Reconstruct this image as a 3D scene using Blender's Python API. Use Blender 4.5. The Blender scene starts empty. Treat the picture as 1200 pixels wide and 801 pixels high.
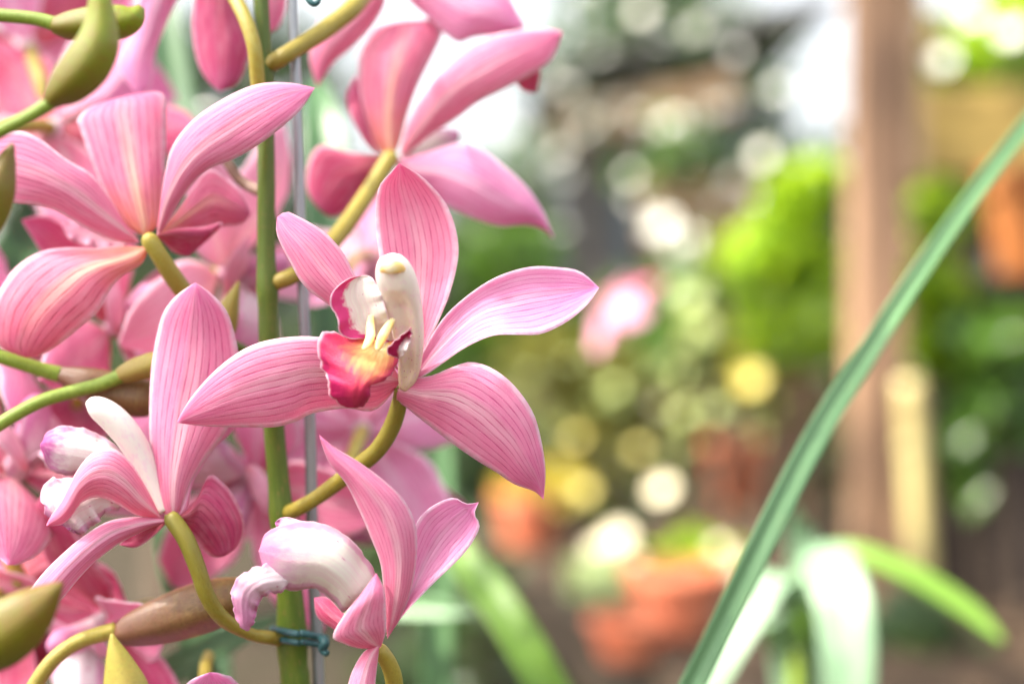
import bpy, math, random
from mathutils import Vector, Matrix, Euler, noise

# ------------------------------------------------------------------ basics
S = bpy.context.scene
C = S.collection
H = 1.2                    # height of the camera
PX = 0.0006                # metres per photo pixel at one metre (50 mm lens, 36 mm wide sensor, 1200 px)
PI = math.pi
SUN = (-.56, -.14, .80)      # direction towards the sun

def P(x, y, Y):
    return Vector(((x - 600) * PX * Y, Y, H - (y - 400.5) * PX * Y))

def tag(o, label=None, cat=None, group=None, kind=None):
    if label: o['label'] = label
    if cat: o['category'] = cat
    if group: o['group'] = group
    if kind: o['kind'] = kind
    return o

def empty(name, loc, label, cat, group=None, rot=(0, 0, 0)):
    o = bpy.data.objects.new(name, None)
    C.objects.link(o)
    o.location = loc
    o.rotation_euler = rot
    o.empty_display_size = 0.01
    return tag(o, label, cat, group)

def link_mesh(name, verts, faces, mat, parent=None, uvs=None, smooth=True, world=True):
    """one mesh object; verts are world points when world is true"""
    off = Vector((0, 0, 0))
    if parent is not None and world:
        q = parent
        while q is not None:
            off = off + q.location
            q = q.parent
    me = bpy.data.meshes.new(name)
    me.from_pydata([tuple(Vector(v) - off) for v in verts], [], faces)
    if uvs is not None:
        ul = me.uv_layers.new(name='UVMap')
        for l in me.loops:
            ul.data[l.index].uv = uvs[l.vertex_index]
    if smooth:
        me.polygons.foreach_set('use_smooth', [True] * len(me.polygons))
    me.materials.append(mat)
    me.update()
    o = bpy.data.objects.new(name, me)
    C.objects.link(o)
    if parent is not None: o.parent = parent
    return o

def top_origin(o, p):
    """put the origin of a top-level mesh object at p"""
    p = Vector(p)
    for v in o.data.vertices: v.co -= p
    o.location = p
    return o

def catmull(pts, n, closed=False):
    """resample a polyline of tuples to n points at even arc length"""
    pts = [tuple(p) for p in pts]
    d = len(pts[0])
    fine = []
    m = len(pts)
    for i in range(m - 1):
        p0 = pts[max(i - 1, 0)]; p1 = pts[i]; p2 = pts[i + 1]; p3 = pts[min(i + 2, m - 1)]
        for k in range(10):
            t = k / 10
            fine.append(tuple(0.5 * (2 * p1[j] + (p2[j] - p0[j]) * t + (2 * p0[j] - 5 * p1[j] + 4 * p2[j] - p3[j]) * t * t
                                     + (3 * p1[j] - p0[j] - 3 * p2[j] + p3[j]) * t ** 3) for j in range(d)))
    fine.append(pts[-1])
    acc = [0.0]
    for a, b in zip(fine, fine[1:]):
        acc.append(acc[-1] + math.sqrt(sum((a[j] - b[j]) ** 2 for j in range(min(d, 3)))))
    out = []
    k = 0
    for i in range(n):
        s = acc[-1] * i / (n - 1)
        while k < len(acc) - 2 and acc[k + 1] < s: k += 1
        seg = acc[k + 1] - acc[k]
        t = 0 if seg < 1e-12 else (s - acc[k]) / seg
        out.append(tuple(fine[k][j] * (1 - t) + fine[k + 1][j] * t for j in range(d)))
    return out

def prof(lst, t):
    """smooth interpolation in a list of values over 0..1"""
    n = len(lst) - 1
    if n == 0: return lst[0]
    f = max(0, min(0.99999, t)) * n
    i = int(f); t = f - i
    p0 = lst[max(i - 1, 0)]; p1 = lst[i]; p2 = lst[i + 1]; p3 = lst[min(i + 2, n)]
    return 0.5 * (2 * p1 + (p2 - p0) * t + (2 * p0 - 5 * p1 + 4 * p2 - p3) * t * t + (3 * p1 - p0 - 3 * p2 + p3) * t ** 3)

# ------------------------------------------------------------------ node helper
class NT:
    def __init__(self, name):
        self.m = bpy.data.materials.new(name)
        self.m.use_nodes = True
        self.t = self.m.node_tree
        self.t.nodes.clear()
        self.out = self.t.nodes.new('ShaderNodeOutputMaterial')
    def n(self, typ): return self.t.nodes.new(typ)
    def put(self, sock, v):
        if isinstance(v, bpy.types.NodeSocket): self.t.links.new(v, sock)
        elif v is not None:
            if sock.type == 'RGBA' and len(v) == 3: v = (*v, 1)
            sock.default_value = v
    def math(self, op, a, b=None, c=None, clamp=False):
        n = self.n('ShaderNodeMath'); n.operation = op; n.use_clamp = clamp
        self.put(n.inputs[0], a)
        if b is not None: self.put(n.inputs[1], b)
        if c is not None: self.put(n.inputs[2], c)
        return n.outputs[0]
    def mix(self, f, a, b, typ='MIX'):
        n = self.n('ShaderNodeMix'); n.data_type = 'RGBA'; n.blend_type = typ
        self.put(n.inputs[0], f); self.put(n.inputs[6], a); self.put(n.inputs[7], b)
        return n.outputs[2]
    def ramp(self, f, stops):
        n = self.n('ShaderNodeValToRGB')
        e = n.color_ramp.elements
        while len(e) < len(stops): e.new(0.5)
        for i, (p, c) in enumerate(stops):
            e[i].position = p; e[i].color = (*c, 1)
        self.put(n.inputs[0], f)
        return n.outputs[0]
    def rng(self, v, a, b, c=0.0, d=1.0, smooth=True):
        n = self.n('ShaderNodeMapRange')
        if smooth: n.interpolation_type = 'SMOOTHSTEP'
        self.put(n.inputs[0], v); self.put(n.inputs[1], a); self.put(n.inputs[2], b)
        self.put(n.inputs[3], c); self.put(n.inputs[4], d)
        return n.outputs[0]
    def uv(self):
        n = self.n('ShaderNodeUVMap'); n.uv_map = 'UVMap'
        s = self.n('ShaderNodeSeparateXYZ'); self.t.links.new(n.outputs[0], s.inputs[0])
        return n.outputs[0], s.outputs[0], s.outputs[1]
    def noise(self, scale, detail=3, vec=None, rough=0.5):
        n = self.n('ShaderNodeTexNoise')
        n.inputs['Scale'].default_value = scale; n.inputs['Detail'].default_value = detail
        n.inputs['Roughness'].default_value = rough
        if vec is None:
            vec = self.obj()
        self.put(n.inputs['Vector'], vec)
        return n.outputs[0]
    def obj(self):
        n = self.n('ShaderNodeTexCoord'); return n.outputs['Object']
    def scalev(self, v, s):
        n = self.n('ShaderNodeMapping'); self.put(n.inputs[0], v); n.inputs['Scale'].default_value = s
        return n.outputs[0]
    def rand(self):
        n = self.n('ShaderNodeObjectInfo'); return n.outputs['Random']
    def bump(self, h, strength=0.2, dist=0.0005):
        n = self.n('ShaderNodeBump'); n.inputs['Strength'].default_value = strength
        n.inputs['Distance'].default_value = dist
        self.put(n.inputs['Height'], h)
        return n.outputs[0]
    def finish(self, col, rough=0.5, spec=0.4, normal=None, transl=0.0, tcol=None, metal=0.0, coat=0.0, sheen=0.0):
        b = self.n('ShaderNodeBsdfPrincipled')
        self.put(b.inputs['Base Color'], col); self.put(b.inputs['Roughness'], rough)
        b.inputs['Specular IOR Level'].default_value = spec
        b.inputs['Metallic'].default_value = metal
        b.inputs['Coat Weight'].default_value = coat
        b.inputs['Sheen Weight'].default_value = sheen
        if normal is not None: self.put(b.inputs['Normal'], normal)
        if transl:
            t = self.n('ShaderNodeBsdfTranslucent'); self.put(t.inputs[0], tcol if tcol is not None else col)
            if normal is not None: self.put(t.inputs['Normal'], normal)
            mx = self.n('ShaderNodeMixShader'); mx.inputs[0].default_value = transl
            self.t.links.new(b.outputs[0], mx.inputs[1]); self.t.links.new(t.outputs[0], mx.inputs[2])
            self.t.links.new(mx.outputs[0], self.out.inputs[0])
        else:
            self.t.links.new(b.outputs[0], self.out.inputs[0])
        return self.m

def petal_mat(name, base, mid, tip, vein, margin, N=12, vs=0.75, streak=(0.95, 0.72, 0.74), sa=0.35, transl=0.42):
    k = NT(name)
    uvv, u, v = k.uv()
    wob = k.noise(2.0, 2, k.scalev(uvv, (4, 2.0, 1)))
    rnd = k.rand()
    uu = k.math('MULTIPLY_ADD', u, N * PI, k.math('MULTIPLY', wob, 0.9))
    s = k.math('ABSOLUTE', k.math('SINE', uu))
    brk = k.noise(6.0, 2, k.scalev(uvv, (10, 2.2, 1)))
    line = k.rng(s, 0.0, 0.55, 1.0, 0.0)
    s2 = k.math('ABSOLUTE', k.math('SINE', k.math('MULTIPLY_ADD', u, 2 * N * PI, k.math('MULTIPLY', wob, 3.0))))
    line2 = k.math('MULTIPLY', k.rng(s2, 0.0, 0.5, 1.0, 0.0), k.rng(brk, 0.45, 0.7, 0.0, 0.45))
    line = k.math('MAXIMUM', k.math('MULTIPLY', line, k.rng(brk, 0.32, 0.66, 0.25, 1.0)), line2)
    e = k.math('ABSOLUTE', k.math('MULTIPLY_ADD', u, 2.0, -1.0))
    e8 = k.rng(e, 0.80, 1.0)
    col = k.ramp(v, [(0.0, base), (0.38, mid), (0.72, mid), (1.0, tip)])
    blot = k.noise(3.5, 3, k.scalev(uvv, (2.2, 1.4, 1)))
    col = k.mix(k.rng(blot, 0.35, 0.75, 0.0, 0.55), col, tuple(min(1, c * 0.72 + 0.24) for c in mid))
    blot2 = k.noise(2.1, 2, k.scalev(uvv, (1.6, 2.6, 1)))
    col = k.mix(k.rng(blot2, 0.5, 0.8, 0.0, 0.5), col, tuple(c * 0.55 + d * 0.45 for c, d in zip(mid, vein)))
    mr = k.math('MULTIPLY', k.rng(k.math('ABSOLUTE', k.math('MULTIPLY_ADD', u, 1.0, -0.52)), 0.0, 0.16, 1.0, 0.0), k.rng(v, 0.2, 0.95, sa, 0.0))
    col = k.mix(mr, col, streak)
    fade = k.math('MULTIPLY', k.rng(e, 0.7, 1.0, 1.0, 0.35), min(1.0, vs * 1.3))
    col = k.mix(k.math('MULTIPLY', line, fade), col, vein)
    mg = k.math('MULTIPLY', e8, k.rng(k.noise(8, 2, k.scalev(uvv, (1, 3, 1))), 0.3, 0.7, 0.45, 0.95))
    col = k.mix(mg, col, margin)
    speck = k.noise(70, 2, k.scalev(uvv, (1.2, 3, 1)))
    col = k.mix(k.rng(speck, 0.58, 0.75, 0.0, 0.5), col, margin)
    hs = k.n('ShaderNodeHueSaturation')
    k.put(hs.inputs['Hue'], k.rng(rnd, 0, 1, 0.494, 0.506, False)); k.put(hs.inputs['Value'], k.rng(rnd, 0, 1, 0.95, 1.04, False))
    k.put(hs.inputs['Color'], col)
    col = hs.outputs[0]
    h = k.math('ADD', k.math('MULTIPLY', line, -0.8), k.math('MULTIPLY', speck, 0.6))
    nb = k.bump(h, 0.35, 0.0006)
    gm = k.n('ShaderNodeGamma'); k.put(gm.inputs[0], col); gm.inputs[1].default_value = 1.05
    return k.finish(col, 0.45, 0.22, nb, transl, gm.outputs[0])

def plain(name, col, rough=0.5, spec=0.4, col2=None, sc=8.0, transl=0.0, bump=0.0, metal=0.0, stretch=(1, 1, 1), lo=0.35, hi=0.7):
    k = NT(name)
    c = col
    h = None
    if col2 is not None or bump:
        h = k.noise(sc, 4, k.scalev(k.obj(), stretch))
    if col2 is not None: c = k.mix(k.rng(h, lo, hi), col, col2)
    nb = k.bump(h, bump, 0.3 / sc) if bump else None
    return k.finish(c, rough, spec, nb, transl, None, metal)

M = {}
PK = (0.80, 0.33, 0.47)
M['front'] = petal_mat('petal_pink', (0.81, 0.21, 0.32), (0.89, 0.32, 0.505), (0.85, 0.21, 0.46), (0.63, 0.07, 0.235), (0.94, 0.78, 0.85), 13, 0.66, (0.95, 0.77, 0.78), 0.6)
M['back'] = petal_mat('petal_back', (0.88, 0.36, 0.16), (0.84, 0.24, 0.385), (0.78, 0.17, 0.39), (0.54, 0.05, 0.13), (0.93, 0.70, 0.80), 10, 0.60, (0.93, 0.66, 0.48), 0.8)
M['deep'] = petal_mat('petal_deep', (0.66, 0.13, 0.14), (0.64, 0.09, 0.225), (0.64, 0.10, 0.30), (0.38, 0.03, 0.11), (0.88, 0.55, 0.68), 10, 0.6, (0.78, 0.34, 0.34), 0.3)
M['mauve'] = petal_mat('petal_mauve', (0.84, 0.27, 0.42), (0.91, 0.41, 0.65), (0.87, 0.27, 0.60), (0.68, 0.10, 0.36), (0.96, 0.82, 0.91), 13, 0.56, (0.96, 0.80, 0.87), 0.55)
M['pale'] = petal_mat('petal_pale', (0.85, 0.46, 0.46), (0.87, 0.49, 0.64), (0.82, 0.32, 0.52), (0.70, 0.22, 0.40), (0.94, 0.78, 0.86), 10, 0.4, (0.94, 0.78, 0.74), 0.5)

def lip_mat():
    k = NT('lip_crimson')
    uvv, u, v = k.uv()
    e = k.math('ABSOLUTE', k.math('MULTIPLY_ADD', u, 2.0, -1.0))
    nz = k.noise(5, 3, k.scalev(uvv, (5, 1.2, 1)))
    d = k.math('ADD', v, k.math('MULTIPLY', k.math('POWER', e, 2.0), 0.55))
    d = k.math('ADD', d, k.math('MULTIPLY_ADD', nz, 0.34, -0.17))
    col = k.ramp(d, [(0.0, (0.93, 0.84, 0.60)), (0.22, (0.93, 0.80, 0.36)), (0.32, (0.92, 0.58, 0.22)), (0.50, (0.88, 0.24, 0.13)), (0.66, (0.74, 0.06, 0.13)), (1.0, (0.54, 0.015, 0.12))])
    mg = k.math('MAXIMUM', k.rng(e, 0.93, 1.0), k.rng(v, 0.965, 1.0))
    col = k.mix(k.math('MULTIPLY', mg, 0.8), col, (0.93, 0.72, 0.80))
    sp = k.noise(60, 2, uvv)
    col = k.mix(k.rng(sp, 0.62, 0.8, 0, 0.3), col, (0.85, 0.42, 0.45))
    return k.finish(col, 0.45, 0.3, k.bump(sp, 0.4, 0.0006), 0.25)
M['lip'] = lip_mat()

def lobe_mat(name, lo, hi, vlo, vhi, white=(0.90, 0.84, 0.80), rim=(0.62, 0.06, 0.20), side=0, amount=1.0):
    """white side lobe with a coloured rim on one edge (side 0: the left edge, 1: the right edge, 2: only the tip)"""
    k = NT(name)
    uvv, u, v = k.uv()
    nz = k.noise(5, 3, k.scalev(uvv, (2.5, 3, 1)))
    uu = u if side == 0 else k.math('SUBTRACT', 1.0, u)
    uu = k.math('ADD', uu, k.math('MULTIPLY_ADD', nz, 0.30, -0.15))
    f = k.rng(uu, lo, hi, 1.0, 0.0) if side != 2 else 0.0
    g = k.rng(k.math('ADD', v, k.math('MULTIPLY_ADD', nz, 0.3, -0.15)), vlo, vhi, 0.0, 1.0)
    f = k.math('MULTIPLY', k.math('MAXIMUM', f, g), amount)
    sp = k.noise(11, 1, k.scalev(uvv, (1, 1.3, 1)))
    stv = k.noise(4, 3, k.scalev(uvv, (9, 0.8, 1)))
    white = k.mix(k.rng(stv, 0.42, 0.7, 0, 0.6), tuple(c * 0.90 for c in white), (0.78, 0.56, 0.60))
    col = k.mix(f, k.mix(k.rng(sp, 0.71, 0.74, 0, 0.8 * min(1, amount)), white, (0.55, 0.12, 0.28)), rim)
    e = k.math('ABSOLUTE', k.math('MULTIPLY_ADD', u, 2.0, -1.0))
    col = k.mix(k.rng(k.math('ADD', e, k.math('MULTIPLY_ADD', nz, 0.3, -0.15)), 0.72, 0.86, 0, 0.55 * (side == 2)), col, (0.62, 0.16, 0.40))
    col = k.mix(k.rng(e, 0.93, 1.0, 0, 0.7), col, (0.93, 0.75, 0.83))
    return k.finish(col, 0.45, 0.3, k.bump(k.noise(60, 2, uvv), 0.3, 0.0006), 0.3)
M['lobe'] = lobe_mat('lip_lobe_white', 0.20, 0.34, 1.2, 1.4, white=(0.88, 0.82, 0.74), rim=(0.66, 0.05, 0.22))
M['lobe_r'] = lobe_mat('lip_lobe_crimson', 0.5, 0.7, 0.45, 0.8, rim=(0.50, 0.02, 0.12))
M['lobe_tip'] = lobe_mat('lip_lobe_purple_tip', 0.0, 0.1, 0.62, 0.92, rim=(0.55, 0.12, 0.36), side=2)
M['lobe_pale'] = lobe_mat('lip_lobe_blush', 0.0, 0.1, 0.20, 0.85, white=(0.86, 0.72, 0.76), rim=(0.64, 0.20, 0.42), side=2, amount=0.85)
M['lobe_cream'] = lobe_mat('lip_cream', 0.0, 0.1, 0.50, 0.92, white=(0.88, 0.82, 0.72), rim=(0.64, 0.22, 0.46), side=2, amount=0.85)

def column_mat(name, a, b, dots=True):
    k = NT(name)
    uvv, u, v = k.uv()
    col = k.ramp(v, [(0.0, b), (0.35, a), (1.0, (0.88, 0.83, 0.76))])
    nz = k.noise(4, 3, k.scalev(uvv, (4, 3, 1)))
    col = k.mix(k.rng(nz, 0.48, 0.7, 0, 0.6), col, (0.86, 0.62, 0.70))
    fn = k.noise(40, 2, k.scalev(uvv, (2, 3, 1)))
    col = k.mix(k.rng(fn, 0.6, 0.8, 0, 0.3), col, (0.80, 0.62, 0.60))
    if dots:
        sp = k.noise(9, 1, k.scalev(uvv, (6, 5, 1)))
        col = k.mix(k.math('MULTIPLY', k.rng(sp, 0.68, 0.72), k.rng(v, 0.3, 0.6, 0.9, 0.0)), col, (0.55, 0.10, 0.25))
    return k.finish(col, 0.38, 0.4, k.bump(nz, 0.1, 0.0005), 0.2)
M['column'] = column_mat('column_cream', (0.86, 0.78, 0.66), (0.84, 0.68, 0.44))
M['column_w'] = column_mat('column_white', (0.86, 0.80, 0.73), (0.84, 0.72, 0.64), False)
M['anther'] = plain('anther_yellow', (0.88, 0.60, 0.18), 0.5, 0.3, (0.90, 0.76, 0.48), 250)
M['callus'] = plain('callus_yellow', (0.93, 0.74, 0.22), 0.45, 0.3, (0.95, 0.88, 0.6), 200, 0.2)

def stalk_mat(name, a, b, c, rough=0.38):
    k = NT(name)
    uvv, u, v = k.uv()
    nz = k.noise(3, 3, k.scalev(uvv, (3, 9, 1)))
    fine = k.noise(14, 3, k.scalev(uvv, (9, 2, 1)))
    col = k.mix(k.rng(nz, 0.35, 0.68), a, b)
    col = k.mix(k.rng(v, 0.0, 0.9, 0.75, 0.0), col, c)
    col = k.mix(k.rng(fine, 0.45, 0.72, 0, 0.75), col, tuple(x * 0.55 for x in a))
    sp = k.noise(22, 3, k.scalev(uvv, (1.5, 6, 1)))
    col = k.mix(k.rng(sp, 0.60, 0.70, 0, 0.55), col, (0.30, 0.16, 0.06))
    return k.finish(col, rough, 0.45, k.bump(fine, 0.25, 0.0008), 0.08)
M['stem'] = stalk_mat('stem_green', (0.09, 0.16, 0.010), (0.15, 0.20, 0.02), (0.08, 0.12, 0.012))
M['pedicel'] = stalk_mat('pedicel_olive', (0.34, 0.25, 0.025), (0.36, 0.30, 0.05), (0.18, 0.17, 0.02))
M['pedicel_y'] = stalk_mat('pedicel_yellow', (0.40, 0.31, 0.04), (0.42, 0.36, 0.07), (0.30, 0.22, 0.03))
M['pedicel_g'] = stalk_mat('stalk_green', (0.22, 0.32, 0.03), (0.28, 0.38, 0.05), (0.22, 0.30, 0.03))
M['bud_green'] = stalk_mat('bud_green', (0.24, 0.32, 0.008), (0.26, 0.22, 0.012), (0.17, 0.09, 0.015))
M['bud_dark'] = stalk_mat('bud_dark', (0.20, 0.15, 0.01), (0.22, 0.11, 0.018), (0.17, 0.22, 0.01))
M['bud_brown'] = stalk_mat('bud_brown', (0.20, 0.10, 0.035), (0.24, 0.15, 0.045), (0.16, 0.055, 0.04), 0.3)
M['bud_yellow'] = stalk_mat('bud_yellow', (0.42, 0.32, 0.05), (0.38, 0.34, 0.05), (0.34, 0.22, 0.06))
M['steel'] = plain('steel', (0.38, 0.39, 0.41), 0.42, 0.5, (0.25, 0.26, 0.27), 160, metal=0.65, stretch=(1, 1, 0.15), bump=0.1)
M['tie'] = plain('tie_teal', (0.02, 0.075, 0.08), 0.45, 0.4, (0.035, 0.11, 0.115), 300)
M['twig'] = plain('twig', (0.16, 0.09, 0.06), 0.6, 0.3, (0.30, 0.20, 0.16), 150)

# ------------------------------------------------------------------ shape builders
def loft(name, parent, mat, conv, base, tip, L, R, dp=(0,), bow=0.0, tilt=0.0, mid=None, ruf=0.0, fr=5.0, th=0.55, jag=0.0,
         nv=34, nu=17, seed=0, world=True):
    """petal through a left rail, a right rail and (optionally) a midrib; depths in mm towards the viewer"""
    b2, t2 = tuple(base[:2]), tuple(tip[:2])
    Lr = catmull([b2] + [tuple(p) for p in L] + [t2], nv)
    Rr = catmull([b2] + [tuple(p) for p in R] + [t2], nv)
    Mr = catmull([b2] + [tuple(p) for p in mid] + [t2], nv) if mid else [((a[0] + b[0]) / 2, (a[1] + b[1]) / 2) for a, b in zip(Lr, Rr)]
    rr = random.Random(seed * 7 + 3)
    if jag:
        for rail, o in ((Lr, 0.0), (Rr, 50.0)):
            for i in range(2, nv - 1):
                a = jag * min(1, 3 * i / nv) * noise.noise(Vector((i * 0.55, seed + o, 0)))
                b = jag * min(1, 3 * i / nv) * noise.noise(Vector((i * 0.55, seed + o, 9)))
                rail[i] = (rail[i][0] + a * 2, rail[i][1] + b * 2)
    ph = [rr.uniform(0, 6.28) for _ in range(6)]
    grid = []
    for i in range(nv):
        v = i / (nv - 1)
        sv = max(0.0, math.sin(PI * v)) ** 0.7
        a, b, m = Lr[i], Rr[i], Mr[i]
        row = []
        for j in range(nu):
            u = j / (nu - 1)
            q = 4 * u * (1 - u)
            x = a[0] * (1 - u) + b[0] * u + q * (m[0] - (a[0] + b[0]) / 2)
            y = a[1] * (1 - u) + b[1] * u + q * (m[1] - (a[1] + b[1]) / 2)
            e = abs(2 * u - 1)
            d = prof(dp, v) + bow * (q - 0.5) * sv + tilt * (u - 0.5) * 2 * sv
            side = 0 if u < 0.5 else 1
            w = math.sin(fr * 2 * PI * v + ph[side]) + 0.6 * math.sin(fr * 3.7 * PI * v + ph[2 + side])
            d += ruf * w * e ** 2.5 * sv
            d += 0.25 * math.sin(11 * u * PI) * sv * (1 - e)             # faint ribs along the veins
            d += 1.0 * noise.noise(Vector((u * 2.2 + seed, v * 3.1, seed * 1.7))) * sv
            row.append(conv(x, y, d))
        grid.append(row)
    return sheet(name, parent, mat, grid, th, world)

def sheet(name, parent, mat, grid, th=0.55, world=True):
    nv, nu = len(grid), len(grid[0])
    front, back, uvs = [], [], []
    for i in range(nv):
        for j in range(nu):
            p = grid[i][j]
            du = grid[i][min(j + 1, nu - 1)] - grid[i][max(j - 1, 0)]
            dv = grid[min(i + 1, nv - 1)][j] - grid[max(i - 1, 0)][j]
            n = du.cross(dv)
            n = n.normalized() if n.length > 1e-14 else Vector((0, 0, 0))
            u, v = j / (nu - 1), i / (nv - 1)
            e = abs(2 * u - 1)
            t = th / 1000 * (0.35 + 0.65 * (1 - e ** 4)) * (0.4 + 0.6 * min(1, 6 * (1 - v))) * 0.5
            front.append(p + n * t); back.append(p - n * t); uvs.append((u, v))
    N = nv * nu
    f = []
    for i in range(nv - 1):
        for j in range(nu - 1):
            a = i * nu + j; b = a + 1; c = a + nu + 1; d = a + nu
            f.append((a, b, c, d)); f.append((N + d, N + c, N + b, N + a))
    for i in range(nv - 1):
        a = i * nu; d = a + nu
        f.append((a, d, N + d, N + a))
        a = i * nu + nu - 1; d = a + nu
        f.append((d, a, N + a, N + d))
    for j in range(nu - 1):
        a = j; f.append((a + 1, a, N + a, N + a + 1))
        a = (nv - 1) * nu + j; f.append((a, a + 1, N + a + 1, N + a))
    return link_mesh(name, front + back, f, mat, parent, uvs + uvs, True, world)

def tube3(name, parent, mat, pts, n=None, seg=14, flat=1.0, rib=0.0, nrib=6, world=True, cap=True, groove=0.0):
    """swept tube; pts = (x, y, z, r) in metres"""
    n = n or max(8, 6 * len(pts))
    pp = catmull(pts, n)
    verts, uvs = [], []
    up = None
    for i, p in enumerate(pp):
        c = Vector(p[:3])
        t = (Vector(pp[min(i + 1, n - 1)][:3]) - Vector(pp[max(i - 1, 0)][:3])).normalized()
        if up is None:
            up = Vector((0, -1, 0)) if abs(t.y) < 0.9 else Vector((0, 0, 1))
        up = (up - t * up.dot(t)).normalized()
        sd = t.cross(up)
        for s in range(seg + 1):
            a = 2 * PI * s / seg
            r = max(p[3], 1e-5) * (1 + rib * math.cos(nrib * a))
            t_ = i / (n - 1)
            if groove:
                g = groove * math.exp(-((a - PI / 2) / 0.55) ** 2) * min(1, 6 * t_) * max(0, min(1, (0.80 - t_) * 6))
                rz = r * flat * (1 - g)
            else: rz = r * flat
            verts.append(c + sd * math.cos(a) * r + up * math.sin(a) * rz)
            uvs.append((s / seg, i / (n - 1)))
    f = []
    w = seg + 1
    for i in range(n - 1):
        for s in range(seg):
            f.append((i * w + s, i * w + s + 1, (i + 1) * w + s + 1, (i + 1) * w + s))
    if cap:
        f.append(tuple(reversed(range(seg)))); f.append(tuple((n - 1) * w + s for s in range(seg)))
    return link_mesh(name, verts, f, mat, parent, uvs, True, world)

def tube(name, parent, mat, pts, Y, **kw):
    """pts = (px, py, d mm, r px)"""
    out = []
    for x, y, d, r in pts:
        q = P(x, y, Y - d / 1000)
        out.append((q.x, q.y, q.z, r * PX * Y))
    return tube3(name, parent, mat, out, **kw)

def blob(name, parent, mat, c, rx, ry, rz, rot=(0, 0, 0), seg=16, ring=10, world=True):
    R = Euler(rot).to_matrix()
    v, f, uv = [], [], []
    for i in range(ring + 1):
        th = PI * i / ring
        for s in range(seg):
            a = 2 * PI * s / seg
            v.append(Vector(c) + R @ Vector((rx * math.sin(th) * math.cos(a), ry * math.sin(th) * math.sin(a), rz * math.cos(th))))
            uv.append((s / seg, i / ring))
    for i in range(ring):
        for s in range(seg):
            f.append((i * seg + s, (i + 1) * seg + s, (i + 1) * seg + (s + 1) % seg, i * seg + (s + 1) % seg))
    return link_mesh(name, v, f, mat, parent, uv, True, world)

def pxconv(Y):
    return lambda x, y, d: P(x, y, Y - d / 1000)

class Flower:
    def __init__(self, x, y, Y, label, group='pink orchid flowers of the clump', name='orchid_flower'):
        self.root = empty(name, P(x, y, Y), label, 'flower', group)
        self.Y = Y; self.cv = pxconv(Y); self.k = random.Random(int(x * 3 + y)).randint(1, 90)
    def petal(self, name, mat, base, tip, L, R, **kw):
        self.k += 1
        return loft(name, kw.pop('parent', self.root), M[mat], self.cv, base, tip, L, R, seed=self.k, **kw)
    def tube(self, name, mat, pts, **kw):
        return tube(name, kw.pop('parent', self.root), M[mat], pts, self.Y, **kw)

# ================================================================== FOREGROUND FLOWERS
# --- the open flower in focus
f = Flower(472, 452, 0.400, 'sharp open pink orchid facing the camera with crimson and white lip')
f.petal('sepal', 'front', (480, 446), (468, 191), [(466, 395), (452, 340), (443, 289), (440, 250), (444, 220), (457, 203)],
        [(496, 412), (513, 378), (528, 340), (537, 300), (534, 268), (522, 238), (500, 212), (482, 199)], dp=(-2, -3, -5, -6, -1), bow=-4, tilt=-2)
f.petal('petal', 'mauve', (484, 446), (702, 337), [(492, 420), (517, 376), (547, 347), (581, 325), (619, 313), (652, 313), (680, 318)],
        [(502, 437), (519, 425), (547, 406), (578, 393), (607, 392), (634, 391), (664, 377), (688, 357)], dp=(0, 2, 4, 0, -4), bow=-3, tilt=3, mid=[(520, 402), (560, 366), (610, 350), (660, 343)], ruf=0.3)
f.petal('sepal', 'front', (466, 456), (637, 585), [(486, 443), (506, 440), (530, 430), (552, 424), (578, 432), (603, 452), (624, 482), (634, 515), (639, 550)],
        [(464, 468), (476, 477), (496, 493), (519, 511), (544, 529), (562, 541), (582, 553), (603, 567), (626, 575)], dp=(-1, 3, 6, 4, 0), bow=4, tilt=-3, ruf=0.3)
f.petal('sepal', 'front', (470, 446), (207, 495), [(440, 480), (405, 478), (366, 484), (348, 493), (322, 500), (282, 500), (240, 499)],
        [(450, 415), (415, 401), (375, 395), (350, 394), (322, 397), (296, 404), (270, 419), (244, 442), (221, 470)], dp=(-2, 3, 9, 10, 7), bow=4, tilt=2)
f.petal('petal', 'front', (468, 436), (325, 254), [(430, 392), (387, 358), (374, 349), (361, 339), (350, 326), (340, 307), (331, 290), (324, 272)],
        [(440, 375), (417, 325), (411, 313), (402, 296), (384, 275), (365, 262), (350, 254), (336, 248)], dp=(-2, 2, 6, 7, 4), bow=4, tilt=-1)
col = f.tube('column', 'column', [(473, 456, 0, 6), (477, 444, 1, 11), (480, 425, 3, 14), (479, 395, 7, 18), (474, 365, 11, 21), (468, 340, 15, 23), (463, 322, 18, 22.5), (460, 308, 20, 18), (459, 300, 20.8, 11), (458.5, 297, 21, 3)], seg=40, flat=0.75, n=60, groove=0.75)
tube('anther_cap', col, M['anther'], [(446, 317, 22.6, 3), (451, 314, 23.8, 6.5), (459, 312.5, 24.4, 8), (468, 314, 23.8, 6), (474, 316, 22.2, 2.5)], 0.400, flat=0.6)
lip = f.petal('lip', 'lip', (452, 402), (414, 479), [(425, 392), (404, 394), (388, 388), (375, 392), (372, 408), (377, 430), (385, 446), (385, 460), (398, 473)],
              [(466, 398), (469, 410), (466, 424), (458, 438), (447, 446), (434, 447), (434, 460), (428, 474)], dp=(8, 14, 19, 21, 17), bow=7, ruf=1.5, fr=3.6, jag=1.6, nv=48, nu=21, mid=[(440, 418), (424, 446)])
f.petal('side_lobe', 'lobe', (462, 402), (424, 323), [(425, 397), (411, 397), (398, 390), (396, 374), (389, 362), (387, 348), (396, 335), (410, 326)],
        [(457, 380), (449, 352), (442, 335), (434, 324)], dp=(7, 13, 14, 13), bow=-4, ruf=0.45, jag=0.5, parent=lip)
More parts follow.
